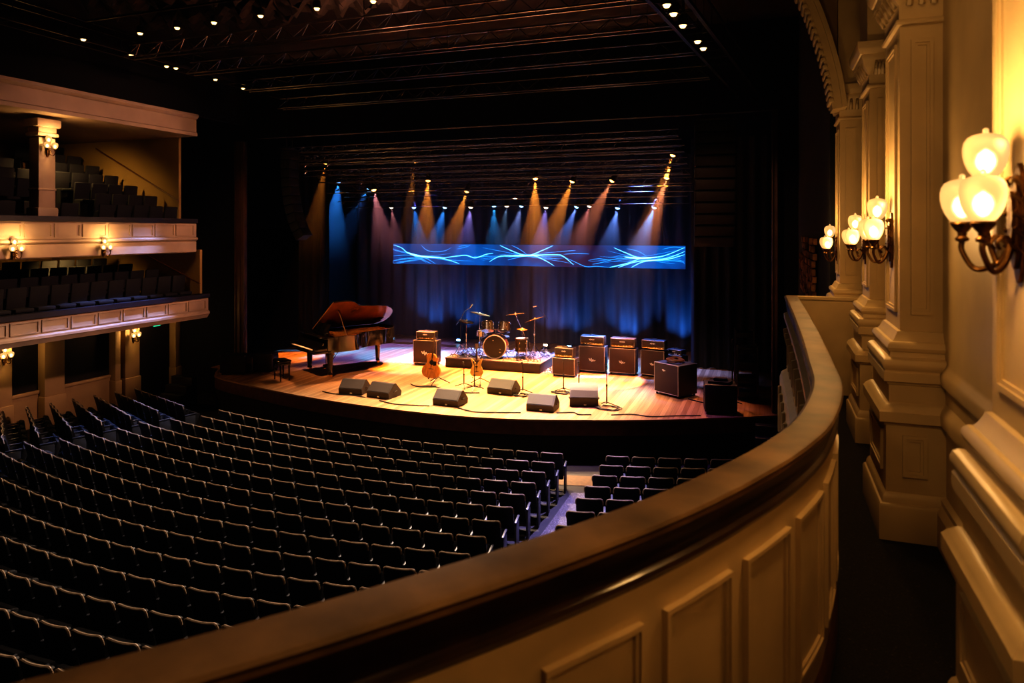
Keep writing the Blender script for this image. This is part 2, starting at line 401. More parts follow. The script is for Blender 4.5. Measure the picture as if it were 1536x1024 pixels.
# sconces ------------------------------------------------------------
def sconce(loc, rz, label, group, big=True, power=6., pcol=(1., .59, .23)):
    """built looking along +X from the wall"""
    t = thing('wall_sconce', label, 'wall lamp', loc, rz, group)
    k = 1.
    bp = MB()
    for i, (sx, d) in enumerate(((1., .012), (.78, .022), (.5, .032))):
        poly = []
        for a in range(28):
            th = 2*PI*a/28; q = abs(math.sin(th))
            poly.append((sx*.052*math.cos(th)*(1-.25*q**6), sx*.17*math.sin(th)*(1 if math.sin(th) > 0 else 1.12)))
        bp.prism(poly, 0, d, Matrix(((0, 0, 1, 0), (1, 0, 0, 0), (0, 1, 0, 0), (0, 0, 0, 1))))
    for z in (.10, .05, 0, -.05, -.10):
        for sx in (-1, 1): bp.tube([(.012, sx*.05, z), (.03, sx*.045, z+.02), (.02, sx*.03, z+.03)], [.006, .008, .004], 6)
    bp.build('backplate', 'bronze', t)
    for j, (dx, dy, dz) in enumerate(((.120, .085, 0.), (.132, -.10, 0.), (.085, -.03, .135))):
        arm = MB(); g = Vector((dx, dy, dz))
        arm.tube(catmull([(.02, 0, -.06), (.05, dy*.35, -.13), (dx*.75, dy*.8, -.155+dz*.3), (dx, dy, -.10+dz*.6), (dx, dy, -.065+dz)], 6), .0085, 8)
        arm.tube(catmull([(.03, dy*.2, -.08), (.05, dy*.5, -.05), (.075, dy*.5, -.07), (.065, dy*.5, -.09)], 5), .005, 6)
        a = arm.build('arm', 'bronze', t)
        MB().lathe([(.006, -.07), (.018, -.066), (.02, -.058), (.012, -.05), (.014, -.038), (.022, -.03), (.03, -.018), (.034, -.012), (.032, -.006), (.02, -.004)], 18).build('cup', 'bronze', a, g)
        gl = MB().lathe([(.026, -.008), (.035, .000), (.047, .018), (.056, .040), (.061, .064), (.0615, .085), (.058, .104), (.049, .118), (.034, .126), (.016, .130), (.009, .132), (.008, .138), (.009, .142), (.004, .147), (.0001, .148)], 24).build('globe', 'frosted_glass', t, g)
        MB().lathe([(.0001, .012), (.010, .018), (.019, .035), (.021, .05), (.016, .068), (.0001, .082)], 14).build('bulb', 'bulb', gl)
    # the lamp's light, from between the globes
    c, s_ = math.cos(rz), math.sin(rz)
    light('POINT', (loc[0]+c*.32, loc[1]+s_*.32, loc[2]+.24), pcol, power*.88, size=.11, vol=0.)
    return t
G1 = 'three-globe sconces on the piers'
SC = [(.71-.001, 2.50, .03, 'brass sconce with three frosted globes on the nearest pier, large and soft', 2.6), (.75-.001, 5.14, -.06, 'three-globe brass sconce on the second pier, beyond the nearest lamp', 2.4),
      (.83-.001, 7.18, -.13, 'smaller three-globe sconce on the leafy-capital third pier', 2.2), (.755-.001, 9.1, -.22, 'tiny farthest three-globe sconce beside the dark stage opening', 2.)]
for x, y, z, lb, pw in SC: sconce((x, y, z), PI, lb, G1, power=pw)

# arch springing from the last pier and the dark wall beyond
arch = thing('stage_arch', 'carved cream arch springing from the farthest pier towards the stage', 'arch', (0, 0, 0))
AC = catmull([(.66, 0, 1.35), (.60, 0, 1.75), (.47, 0, 2.25), (.30, 0, 2.7), (-.05, 0, 3.35), (-.7, 0, 4.1), (-1.8, 0, 4.8), (-3.6, 0, 5.3), (-6., 0, 5.6)], 6)
ab = MB()
for (o0, o1, ya, yb) in ((0., .10, 8.62, 8.95), (.10, .15, 8.58, 9.0)):
    vs = []; fs = []
    for i, p in enumerate(AC):
        d = (AC[min(i+1, len(AC)-1)]-AC[max(i-1, 0)]).normalized(); n = Vector((d.z, 0, -d.x))
        for o, y in ((o0, ya), (o1, ya), (o1, yb), (o0, yb)): q = p+n*o; vs.append((q.x, y, q.z))
    for i in range(len(AC)-1):
        for k in range(4): fs.append((i*4+k, i*4+(k+1) % 4, i*4+4+(k+1) % 4, i*4+4+k))
    ab.add(vs, fs+[(0, 1, 2, 3), tuple(len(vs)-4+k for k in (3, 2, 1, 0))])
ab.build('arch_moulding', 'cream', arch)
blk = MB()
for i in range(2, 34, 1):
    p = AC[i]; d = (AC[i+1]-AC[i-1]).normalized()
    blk.box((0, 0, 0), (.05, .36, .055), T_((p.x, 8.78, p.z), (0, -math.atan2(d.z, d.x), 0)), .01)
blk.build('dentils', 'cream', arch)
sp = [(p.x+.05, p.z) for p in AC]+[(1.6, 5.6), (1.6, 1.35)]
MB().prism(sp, -9.02, -8.98, Euler((PI/2, 0, 0)).to_matrix().to_4x4()).build('spandrel', 'tan_pale', arch)
struct('wall_right_stage_end', MB().box((.80, 14.72, 0), (.2, 10.4, 12)), 'black_wall')
# rough lit masonry beside the farthest pier
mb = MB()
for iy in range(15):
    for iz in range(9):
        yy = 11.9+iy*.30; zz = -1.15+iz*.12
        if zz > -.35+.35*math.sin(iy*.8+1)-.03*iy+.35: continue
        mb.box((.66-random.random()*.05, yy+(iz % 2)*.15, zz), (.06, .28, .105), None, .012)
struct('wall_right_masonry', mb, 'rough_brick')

# ------------------------------------------------------------------ stage
EDGE = catmull([(-18.2, 19.6, 0), (-17.6, 18.75, 0), (-16.9, 18.21, 0), (-14.37, 17.45, 0), (-12.37, 17.0, 0), (-10.22, 16.72, 0), (-8.5, 16.64, 0), (-7.05, 16.73, 0), (-5.69, 17.02, 0), (-4.39, 17.44, 0),
                (-3.11, 17.91, 0), (-1.85, 18.51, 0), (-.97, 18.97, 0), (.0, 19.5, 0), (.6, 19.9, 0)], 6)
EDGE = [(p.x, p.y) for p in EDGE]
stg = thing('stage', 'curved timber stage with a brown lip and black front', 'stage', (0, 0, 0))
poly = EDGE+[(.6, 29.2), (-18.6, 29.2), (-18.6, 19.6)]
MB().prism(poly, ST-.04, ST-.004).build('stage_deck', 'stage_planks', stg)
MB().sweep([(-.015, ST+.008), (.05, ST+.008), (.05, ST-.035), (-.02, ST-.035)], EDGE).build('nosing', 'nosing', stg)
MB().sweep([(.0, ST-.03), (.10, ST-.03), (.10, ST-.40), (.0, ST-.40), (-.01, ST-.2)], EDGE).build('lip', 'stage_face', stg)
MB().sweep([(.03, ST-.35), (.20, ST-.35), (.20, FL), (.03, FL)], EDGE).build('front_skirt', 'stage_dark', stg)
for nm, X0, lab in (('stage_steps', -18.45, 'dark steps at the left corner of the stage'), ('stage_steps', .1, 'dark steps at the right corner of the stage')):
    m = MB(); y0 = 18.25 if X0 < -10 else 18.75
    for k in range(4): m.box((X0, y0-.25*k, FL+(1.0-.25*k)/2), (.9, .24, 1.0-.25*k), None, .01)
    tag(m.build(nm, 'black_satin'), lab, 'steps', 'steps at the stage corners')

# posts, curtains
for x, lab, zt in ((-17.55, 'tall brown post at the left edge of the stage opening', 3.1), (.12, 'tall brown post at the right edge of the stage opening', 3.2)):
    t = thing('proscenium_post', lab, 'post', (x, 19.9, 0), 0, 'posts framing the stage')
    zb = ST if x < -10 else ST
    MB().box((0, 0, (zt+zb)/2), (.42 if x < -10 else .16, .2, zt-zb), None, .03).build('shaft', 'post', t)
    MB().box((.05, -.12, (zt+zb)/2), (.06, .04, zt-zb-.1), None, .012).box((-.13 if x < -10 else -.05, -.12, (zt+zb)/2), (.03, .04, zt-zb-.1), None, .008).build('edge_bead', 'post', t)
def drape(x0, x1, y, z0, z1, amp, wl, name, m, label, cat='curtain', group=None, ph=0.):
    n = int(abs(x1-x0)/(wl/10)); vs = []; fs = []; rows = [0, .3, .7, 1]
    for i in range(n+1):
        x = x0+(x1-x0)*i/n
        yy = amp*math.sin(2*PI*x/wl+ph)+amp*.6*math.sin(2*PI*x/(wl*2.37)+1.3)
        for r in rows: vs.append((x, y+yy*(1.15-.35*r), z0+(z1-z0)*r))
    k = len(rows)
    for i in range(n):
        for j in range(k-1): fs.append((i*k+j, (i+1)*k+j, (i+1)*k+j+1, i*k+j+1))
    return tag(MB().add(vs, fs).build(name, m, ang=80), label, cat, group)
drape(-18.4, .5, 28.5, ST+.01, 3.0, .09, .62, 'backdrop_curtain', 'curtain', 'wide pleated dark backdrop curtain washed with blue light behind the stage')
drape(-18.4, -16.9, 24.3, ST+.01, 3.2, .08, .4, 'side_curtain', 'velvet', 'black side curtain at the left wing beyond the piano', group='black wing curtains')
drape(-2.62, .55, 25.4, ST+.01, 3.2, .08, .4, 'side_curtain', 'velvet', 'black side curtain at the right wing behind the amplifiers', group='black wing curtains')

# LED band
led = thing('led_screen', 'long narrow video screen showing blue lightning across the backdrop', 'video screen', (-8.9, 26.0, -1.02))
W_, H_ = 12.04, .84
def ribbon(mb, pts, wd, zz):
    P = [Vector(((x-32)/1468*W_-W_/2, 0, 0)) for x, y in pts]
    for p, (x, y) in zip(P, pts):
        top = 30+(x-32)/1468*20; bot = 135+(x-32)/1468*29; p.z = H_/2-(y-top)/(bot-top)*H_; p.z = max(-H_/2+.01, min(H_/2-.01, p.z))
    P = catmull(P, 6); n = len(P); vs = []; fs = []
    for i, p in enumerate(P):
        d = (P[min(i+1, n-1)]-P[max(i-1, 0)]); d = Vector((d.x, 0, d.z)).normalized() if d.length else Vector((1, 0, 0)); q = Vector((-d.z, 0, d.x))
        t = i/(n-1); h = wd*(.25+.75*math.sin(PI*min(1, max(0, t)))**.7)/2
        for s2 in (1, -1):
            r = p+q*h*s2; vs.append((r.x, zz, max(-H_/2+.004, min(H_/2-.004, r.z))))
    for i in range(n-1): fs.append((2*i, 2*i+1, 2*i+3, 2*i+2))
    mb.add(vs, fs)
S1 = [[(32, 36), (80, 52), (110, 75), (160, 95), (230, 99), (300, 106), (350, 118), (405, 137)], [(110, 75), (200, 97), (290, 103), (330, 112)],
      [(620, 42), (680, 70), (740, 92), (800, 98), (850, 120), (895, 148)], [(890, 45), (835, 70), (770, 95), (700, 98), (620, 99), (565, 127)],
      [(640, 95), (760, 94), (900, 92), (940, 100), (990, 143)], [(1180, 57), (1240, 85), (1300, 107), (1400, 100), (1498, 57)], [(1498, 77), (1420, 110), (1340, 121), (1280, 128), (1200, 156)],
      [(300, 108), (380, 98), (440, 93), (490, 106), (550, 88), (585, 83)], [(1260, 156), (1320, 126), (1420, 116), (1498, 92)], [(1300, 112), (1240, 136), (1160, 158)]]
S2 = [[(190, 36), (220, 63), (260, 73), (320, 70), (362, 52)], [(32, 60), (120, 80), (200, 97)], [(32, 95), (110, 90), (200, 98)], [(190, 98), (230, 112), (275, 138)], [(170, 98), (210, 118), (250, 137)], [(140, 92), (180, 108), (222, 130)],
      [(680, 42), (720, 62), (760, 90)], [(900, 78), (970, 72), (1000, 70)], [(940, 90), (1000, 85), (1065, 88)], [(760, 96), (700, 108), (660, 118)], [(1060, 121), (1110, 112), (1160, 118), (1222, 105)], [(1160, 158), (1100, 150), (1050, 152), (1000, 130), (950, 105)],
      [(390, 60), (440, 50), (465, 38)], [(480, 100), (520, 102), (560, 95)], [(1400, 66), (1450, 55), (1498, 62)], [(1350, 118), (1430, 122), (1498, 124)], [(400, 48), (430, 42), (450, 44)], [(1180, 115), (1120, 132), (1080, 140)], [(32, 120), (110, 110), (190, 100)], [(1240, 62), (1290, 75), (1330, 100)]]
m = MB().box((0, .03, 0), (W_, .06, H_)); m.cur = 1
for r in S2: ribbon(m, r, .022, -.003)
for r in S1: ribbon(m, r, .055, -.002)
rl = random.Random(3)
for cx_, cy_ in ((200, 98), (760, 95), (1310, 112)):     # fine side filaments around the three bright knots
    for q in range(16):
        a_ = rl.uniform(-.5, .5)+(PI if q % 2 else 0); L_ = rl.uniform(90, 260); x0_ = cx_+rl.uniform(-60, 60); y0_ = cy_+rl.uniform(-8, 8); bend = rl.uniform(-18, 18)
        ribbon(m, [(max(34, min(1496, x0_+L_*t_*math.cos(a_))), y0_+L_*t_*math.sin(a_)*.38+bend*t_*(1-t_)*2) for t_ in (0, .33, .66, 1)], .013, -.0035)
m.cur = 2
for r in S1: ribbon(m, r, .016, -.006)
for r in ([(110, 78), (200, 98), (300, 105)], [(690, 96), (760, 95), (840, 93)], [(1230, 104), (1300, 110), (1380, 104)]): ribbon(m, r, .050, -.008)
m.build('screen', ['led_field', 'led_mid', 'led_bright'], led)
MB().box((0, .09, 0), (W_+.04, .05, H_+.04)).build('housing', 'black', led)
for x in (-5.2, 0, 5.2): MB().tube([(x, .09, H_/2), (x, .09, 2.05)], .012, 6).build('hanging_cable', 'steel_dark', led)

# ------------------------------------------------------------------ lighting rig over the stage and ceiling trusses
def truss(x0, x1, y, z, h, label, grp, mat_='steel_dark', r=.022, step=.5, hang=2.0):
    t = thing('lighting_truss', label, 'truss', ((x0+x1)/2, y, z), 0, grp); hw = (x1-x0)/2
    for nm, dy, dz in (('top_chord', 0, h), ('lower_chord', -.14, 0), ('lower_chord', .14, 0)):
        MB().tube([(-hw, dy, dz), (hw, dy, dz)], r, 6).build(nm, mat_, t)
    m = MB(); n = int(2*hw/step)
    for i in range(n):
        a = -hw+2*hw*i/n; b = a+2*hw/n; mid = (a+b)/2
        for dy in (-.14, .14): m.tube([(a, dy, 0), (mid, 0, h), (b, dy, 0)], r*.5, 4)
    m.build('lacing', mat_, t)
    for x in (-hw*.8, 0, hw*.8): MB().tube([(x, 0, h), (x, 0, h+hang)], .01, 5).build('hanging_cable', 'steel_dark', t)
    return t
FLY = [(20.75, 2.72, 'front stage truss, topmost below the dark header'), (21.5, 2.52, 'second stage truss back from the header'), (22.3, 2.42, 'third stage truss back from the header'), (23.1, 2.12, 'fourth stage truss back from the header'), (23.95, 1.84, 'fifth stage truss, above the amber lamps'),
       (24.45, 1.58, 'sixth stage truss, just above the blue lamps'), (25.0, 1.33, 'lowest rear stage truss carrying the row of blue lamps')]
for y, z, lb in FLY: truss(-16.6, -2.5, y, z, .20, lb, 'trusses over the stage', 'steel', .018, .42, 5.6-z-.22)
HALL = [(13.35, 4.35, 'hall ceiling truss nearest to the viewer'), (15.35, 4.35, 'second hall ceiling truss, between the nearest one and the stage'), (17.6, 4.30, 'third hall ceiling truss towards the stage'), (19.2, 4.0, 'hall ceiling truss right in front of the stage header')]
for y, z, lb in HALL: truss(-15.3, -1.5, y, z, .34, lb, 'hall ceiling trusses', 'steel', .020, .7, 5.6-z-.36)
for y, z, nm in ((20.55, 2.30, 'foremost'), (21.2, 2.12, 'second'), (21.9, 1.98, 'third'), (22.7, 1.80, 'fourth'), (23.35, 1.42, 'fifth'), (24.15, 1.12, 'sixth'), (24.75, .90, 'rearmost')):
    t = thing('pipe_batten', 'thin metal pipe hung below the stage trusses, %s of seven from the front' % nm, 'pipe', (-9.5, y, z), 0, 'pipes below the stage trusses')
    MB().tube([(-6.9, 0, 0), (6.9, 0, 0)], .020, 6).build('pipe', 'steel', t)
    for x in (-5.5, 0, 5.5): MB().tube([(x, 0, .02), (x, 0, 5.5-z)], .008, 5).build('hanging_cable', 'steel_dark', t)
    rn = random.Random(int(y*100)); m = MB()
    for q in range(26):
        x = rn.uniform(-6.7, 6.7); l = rn.uniform(.08, .35); m.tube(catmull([(x-l, 0, -.02), (x-l*.3, .02, -.02-rn.uniform(.02, .12)), (x+l*.4, -.02, -.02-rn.uniform(.02, .10)), (x+l, 0, -.02)], 4), .007, 4)
    m.build('looped_cable', 'steel', t)['kind'] = 'stuff'
# crossing catwalk girders
def girder(p0, p1, label, width=.5):
    t = thing('catwalk', label, 'catwalk', p0); d = Vector(p1)-Vector(p0); n = Vector((-d.y, d.x, 0)).normalized()*width/2
    for s2 in (-1, 1):
        MB().tube([n*s2, n*s2+d], .045, 4).build('side_rail', 'steel_dark', t); MB().tube([n*s2+Vector((0, 0, .45)), n*s2+d+Vector((0, 0, .45))], .022, 5).build('guard_rail', 'steel_dark', t)
    m = MB(); k = int(d.length/.6)
    for i in range(k+1):
        q = d*i/k; m.tube([q-n, q+n], .018, 4); m.tube([q+n, q+n+Vector((0, 0, .45))], .012, 4); m.tube([q-n, q-n+Vector((0, 0, .45))], .012, 4)
    m.build('cross_bars', 'steel_dark', t); return t
girder((-15.5, 6., 4.5), (-15.5, 19.8, 4.5), 'dark lighting catwalk running along the left side of the ceiling')
girder((-1.6, 8.6, 3.36), (-.35, 19.8, 3.36), 'dark lighting catwalk running towards the right stage post')
# crumpled ceiling baffles that catch a little warm light
k = 0
for j, y in enumerate((10.6, 12.2, 13.9)):
    for i in range(6):
        x = -14.2+i*2.25; vs = []; fs = []; nx, ny = 14, 9; rnd = random.Random(j*10+i)
        for a in range(nx+1):
            for b_ in range(ny+1):
                vs.append(((a/nx-.5)*1.9, (b_/ny-.5)*1.15, rnd.uniform(-.1, .1)+.12*math.sin(a*1.3+b_)))
        for a in range(nx):
            for b_ in range(ny): fs.append((a*(ny+1)+b_, (a+1)*(ny+1)+b_, (a+1)*(ny+1)+b_+1, a*(ny+1)+b_+1))
        lb = 'crumpled dark ceiling baffle, %s from the left in the %s line' % (ORD[i], ('nearest', 'middle', 'far')[j])
        tag(MB().add(vs, fs).build('ceiling_baffle', 'ceiling_dark', None, (x, y, 5.25), ang=5), lb, 'baffle', 'ceiling baffles')

# fixtures
def fixture_proto(lens):
    t = thing('stage_spotlight', 'x', 'spotlight')
    MB().lathe([(.05, .30), (.085, .26), (.09, .10), (.105, .06), (.115, 0), (.10, 0), (.095, .02)], 14).build('housing', 'black_satin', t)
    MB().lathe([(.0001, -.05), (.04, -.042), (.07, -.022), (.088, .012), (.088, .022), (.0001, .022)], 14).build('lens', lens, t)
    MB().tube([(.12, 0, .14), (.13, 0, .36), (0, 0, .42), (-.13, 0, .36), (-.12, 0, .14)], .012, 5).build('yoke', 'steel_dark', t)
    return t
PROT = {k: fixture_proto(k) for k in ('lens_amber', 'lens_blue', 'lens_white')}
used = set()
AMB = (1., .36, .06); BLU = (.06, .34, 1.); LAV = (.45, .36, 1.); MAU = (.85, .32, .36); ROS = (1., .34, .16)
def fixture(x, y, z, target, lens, col, power, angle, label, group, blend=.35):
    p = PROT[lens]; e = aim((x, y, z), target)
    if lens in used: o = dup(p, (x, y, z), None, label, group, e)
    else: used.add(lens); o = p; o.location = (x, y, z); o.rotation_euler = e; o['label'] = label; o['group'] = group
    d = (Vector(target)-Vector((x, y, z))).normalized(); q = Vector((x, y, z))+d*.06
    light('SPOT', q, col, power, target, angle, blend, .03, 1.)
amber = [(-16.55, 23.5, 2.59, -.25, 15, .5, AMB), (-12.57, 23.5, 2.56, -.1, 11, .5, AMB), (-12.01, 23.5, 1.82, .1, 20, 1., AMB), (-10.43, 23.5, 1.39, -.8, 20, .7, AMB), (-7.78, 23.5, 1.79, .1, 20, 1.3, AMB), (-6.44, 23.5, 1.66, -1.1, 19, 1., AMB),
         (-5.04, 23.5, 1.65, -1.6, 20, .7, ROS), (-3.01, 23.5, 2.44, -.9, 16, .8, AMB), (-3.21, 23.5, 1.70, -.9, 18, 1.2, ROS), (-14.4, 23.6, 1.52, 1.0, 22, .55, MAU)]
for i, (x, y, z, dx, an, pw, col) in enumerate(amber):
    fixture(x, y, z, (x+dx*1.6, y-.9, z-5), 'lens_amber', col, 1250*pw, an*1.35, 'amber stage spotlight, %s from the left in the upper lamp line' % ORD[[0, 2, 3, 4, 5, 6, 7, 9, 8, 1][i]], 'amber spotlights over the stage')
blue = [(-16.95, 25, 1.98, -.2, 26, 1.6, BLU), (-15.5, 25, 1.66, -2.0, 22, .9, BLU), (-14.44, 25, .89, .9, 22, .5, MAU), (-13.4, 25, .88, .9, 24, .9, BLU), (-12.04, 25, .87, -.9, 26, 1.1, BLU), (-10.93, 25, .86, -.3, 26, .8, LAV), (-9.95, 25, .90, .2, 24, .8, (.05, .42, 1.)),
        (-9.43, 25, .89, -.4, 20, .4, (.3, .5, .8)), (-8.84, 25, .88, -.9, 24, .8, (.35, .45, 1.)), (-7.86, 25, .82, -.4, 26, .8, LAV), (-6.68, 25, .83, -1.5, 22, 1.2, (.22, .36, 1.)), (-6.2, 25, .85, -1., 20, .6, MAU), (-5.16, 25, .77, -.7, 28, 1.2, (.2, .36, 1.)), (-3.85, 25, .78, -1.3, 25, 1.6, (.10, .40, 1.))]
for i, (x, y, z, dx, an, pw, col) in enumerate(blue):
    white = i in (2, 5, 7, 9, 11)
    fixture(x, y, z, (x+dx*1.3, y-.7, z-5), 'lens_white' if white else 'lens_blue', col, 620*pw, an*1.35, '%s stage spotlight, %s from the left in the lowest lamp line' % ('white' if white else 'blue', ORD[i]), 'spotlights on the lowest truss')

# line arrays
def line_array(loc, rz, label, n, wd, h, dp, curve, seg):
    t = thing('line_array', label, 'loudspeaker', loc, rz, 'hanging loudspeaker columns')
    z = 0.; y = 0.; ang = 0.
    for i in range(n):
        ang = curve*(i/(n-1))**1.8
        T = T_((0, y, z), (ang, 0, 0))
        c = MB().box((0, 0, -h/2), (wd, dp, h*.94), T, .02).build('cabinet', 'tolex', t)
        g = MB(); g.box((0, -dp/2-.008, -h/2), (wd*.92, .016, h*.78), T, .004); g.build('grille', 'wedge_skin', c)
        z -= math.cos(ang)*h; y += math.sin(ang)*h
    MB().box((0, 0, .05), (wd*.9, dp*.7, .08), None, .01).tube([(-wd*.3, 0, .08), (-wd*.3, 0, 5.55-loc[2])], .015, 5).tube([(wd*.3, 0, .08), (wd*.3, 0, 5.55-loc[2])], .015, 5).build('flying_frame', 'steel_dark', t)
    return t
line_array((-1.36, 19.2, 2.85), .12, 'wide dark loudspeaker column hanging near the right stage post', 11, 1.05, .30, .5, .42, 0)
line_array((-15.0, 19.3, 2.6), -PI/2, 'curved dark loudspeaker column hanging near the left stage post', 10, .5, .30, .34, .55, 0)

# ceiling downlights
dn = thing('ceiling_downlight', 'x', 'downlight')
MB().lathe([(.06, .16), (.075, .14), (.085, 0), (.07, 0), (.065, .02)], 12).build('can', 'black_satin', dn)
MB().lathe([(.0001, -.04), (.04, -.03), (.06, .015), (.06, .022), (.0001, .022)], 12).build('lens', 'lens_small', dn)
MB().tube([(0, 0, .16), (0, 0, .42)], .012, 5).build('stem', 'steel_dark', dn)
DL = [(-15.0, 11.84, 4.42, 'along the left catwalk, nearest'), (-13.57, 12.13, 4.5, 'in the cross line, first from the left'), (-12.43, 12.09, 4.5, 'in the cross line, second from the left'), (-11.36, 12.06, 4.5, 'in the cross line, third from the left'), (-10.08, 12.02, 4.5, 'in the cross line, fourth from the left'), (-8.67, 12.02, 4.5, 'in the cross line, fifth from the left'), (-7.35, 12.02, 4.5, 'in the cross line, sixth from the left'),
      (-15.21, 13.33, 4.42, 'along the left catwalk, second'), (-15.35, 14.57, 4.42, 'along the left catwalk, third'), (-15.29, 14.83, 4.42, 'along the left catwalk, fourth'), (-15.34, 16.34, 4.42, 'along the left catwalk, fifth'), (-15.5, 17.68, 4.42, 'along the left catwalk, farthest'),
      (-1.40, 10.27, 3.24, 'under the right catwalk, nearest'), (-1.36, 10.72, 3.24, 'under the right catwalk, second'), (-1.30, 11.39, 3.24, 'under the right catwalk, third'), (-1.17, 12.44, 3.24, 'under the right catwalk, fourth'), (-1.12, 12.95, 3.24, 'under the right catwalk, farthest')]
for i, (x, y, z, lb) in enumerate(DL):
    lb = 'small warm ceiling lamp '+lb
    if i == 0: dn.location = (x, y, z); dn['label'] = lb; dn['group'] = 'small ceiling lamps'
    else: dup(dn, (x, y, z), None, lb)
# pipe that carries the cross line of lamps
tag(MB().tube([(-15.2, 12.06, 4.93), (-5.5, 12.03, 4.93)], .03, 6).build('lamp_pipe', 'steel_dark'), 'dark pipe carrying the cross line of small ceiling lamps', 'pipe')

# ------------------------------------------------------------------ left side balconies
def fascia(name, label, x, y0, y1, parts, panels, zlo, zhi):
    t = thing(name, label, 'balcony front', (x, (y0+y1)/2, 0), 0, 'left balcony fronts'); L = (-x, -(y0+y1)/2, 0)
    path = [(x, y1), (x, y0)]
    for nm, pr, mt in parts: MB().sweep(pr, path).build(nm, mt, t, L)
    y = y1-.12
    while y-panels > y0+.1:
        m = MB(); a0, a1 = y-panels+.07, y
        for (p0, p1, q0, q1) in ((a0, a1, zlo, zlo+.03), (a0, a1, zhi-.03, zhi), (a0, a0+.03, zlo+.03, zhi-.03), (a1-.03, a1, zlo+.03, zhi-.03)): m.box((x+.012, (p0+p1)/2, (q0+q1)/2), (.03, p1-p0, q1-q0))
        m.build('panel_frame', 'cream_far', t, L); y -= panels
    return t
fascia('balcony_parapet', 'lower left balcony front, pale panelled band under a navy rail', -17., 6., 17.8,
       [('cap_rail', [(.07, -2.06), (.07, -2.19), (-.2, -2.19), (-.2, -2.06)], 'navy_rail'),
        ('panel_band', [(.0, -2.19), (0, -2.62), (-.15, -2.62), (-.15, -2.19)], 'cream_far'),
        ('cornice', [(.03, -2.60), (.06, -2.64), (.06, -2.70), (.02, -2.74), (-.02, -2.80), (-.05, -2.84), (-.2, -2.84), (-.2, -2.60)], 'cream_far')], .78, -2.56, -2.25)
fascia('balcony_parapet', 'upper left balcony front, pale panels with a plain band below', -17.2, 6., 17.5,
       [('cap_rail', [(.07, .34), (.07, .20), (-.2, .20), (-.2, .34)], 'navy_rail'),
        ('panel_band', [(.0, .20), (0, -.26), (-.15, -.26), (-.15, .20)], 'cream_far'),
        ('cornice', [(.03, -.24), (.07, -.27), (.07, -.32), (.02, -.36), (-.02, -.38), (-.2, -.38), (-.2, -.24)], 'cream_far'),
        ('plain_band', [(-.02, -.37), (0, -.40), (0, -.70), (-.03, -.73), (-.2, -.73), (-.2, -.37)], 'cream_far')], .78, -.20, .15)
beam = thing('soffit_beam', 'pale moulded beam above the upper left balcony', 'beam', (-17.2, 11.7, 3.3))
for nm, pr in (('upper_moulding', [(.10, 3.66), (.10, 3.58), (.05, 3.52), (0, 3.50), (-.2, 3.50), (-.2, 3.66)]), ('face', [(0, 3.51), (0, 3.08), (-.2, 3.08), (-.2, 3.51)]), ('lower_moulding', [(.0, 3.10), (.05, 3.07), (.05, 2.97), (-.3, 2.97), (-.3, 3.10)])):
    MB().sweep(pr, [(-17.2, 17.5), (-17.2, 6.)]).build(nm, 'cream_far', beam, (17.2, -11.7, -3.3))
struct('wall_left_attic', MB().box((-17.5, 12.9, 4.7), (.2, 14.2, 2.05)), 'black_wall')
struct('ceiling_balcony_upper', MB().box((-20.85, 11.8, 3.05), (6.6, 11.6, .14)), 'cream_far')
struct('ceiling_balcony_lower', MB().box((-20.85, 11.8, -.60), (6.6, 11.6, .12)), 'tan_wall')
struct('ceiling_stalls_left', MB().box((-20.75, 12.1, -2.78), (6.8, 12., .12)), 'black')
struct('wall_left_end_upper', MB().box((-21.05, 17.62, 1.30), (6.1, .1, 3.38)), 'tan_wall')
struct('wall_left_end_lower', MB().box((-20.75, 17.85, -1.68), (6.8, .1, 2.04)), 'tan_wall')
# stepped tiers
def tiers(name, x0, z0, n, tread, rise, y0, y1):
    m = MB()
    for k in range(n): m.box((x0-tread*(k+.5), (y0+y1)/2, z0+rise*k/2-.15), (tread, y1-y0, rise*k+.3))
    struct(name, m, 'black')
tiers('floor_upper_tiers', -17.42, -.42+.15, 7, .85, .35, 6.1, 17.55)
tiers('floor_lower_tiers', -17.25, -2.6+.15, 4, .95, .17, 6.1, 17.75)
for z0, z1, x0, x1, y, lb in ((.95, 2.75, -18.0, -21.6, 17.52, 'thin handrail sloping up the end wall of the upper left balcony'), (-1.75, -.85, -17.3, -19.6, 17.75, 'thin handrail sloping up the end wall of the lower left balcony')):
    t = thing('sloping_handrail', lb, 'handrail', (x0, y, z0), 0, 'handrails on the balcony end walls')
    MB().tube([(0, 0, 0), (x1-x0, 0, z1-z0)], .028, 8).build('rail', 'oak_trim', t)
    for f_ in (.15, .5, .85): MB().tube([((x1-x0)*f_, 0, (z1-z0)*f_), ((x1-x0)*f_, .05, (z1-z0)*f_-.04)], .012, 5).build('bracket', 'steel_dark', t)
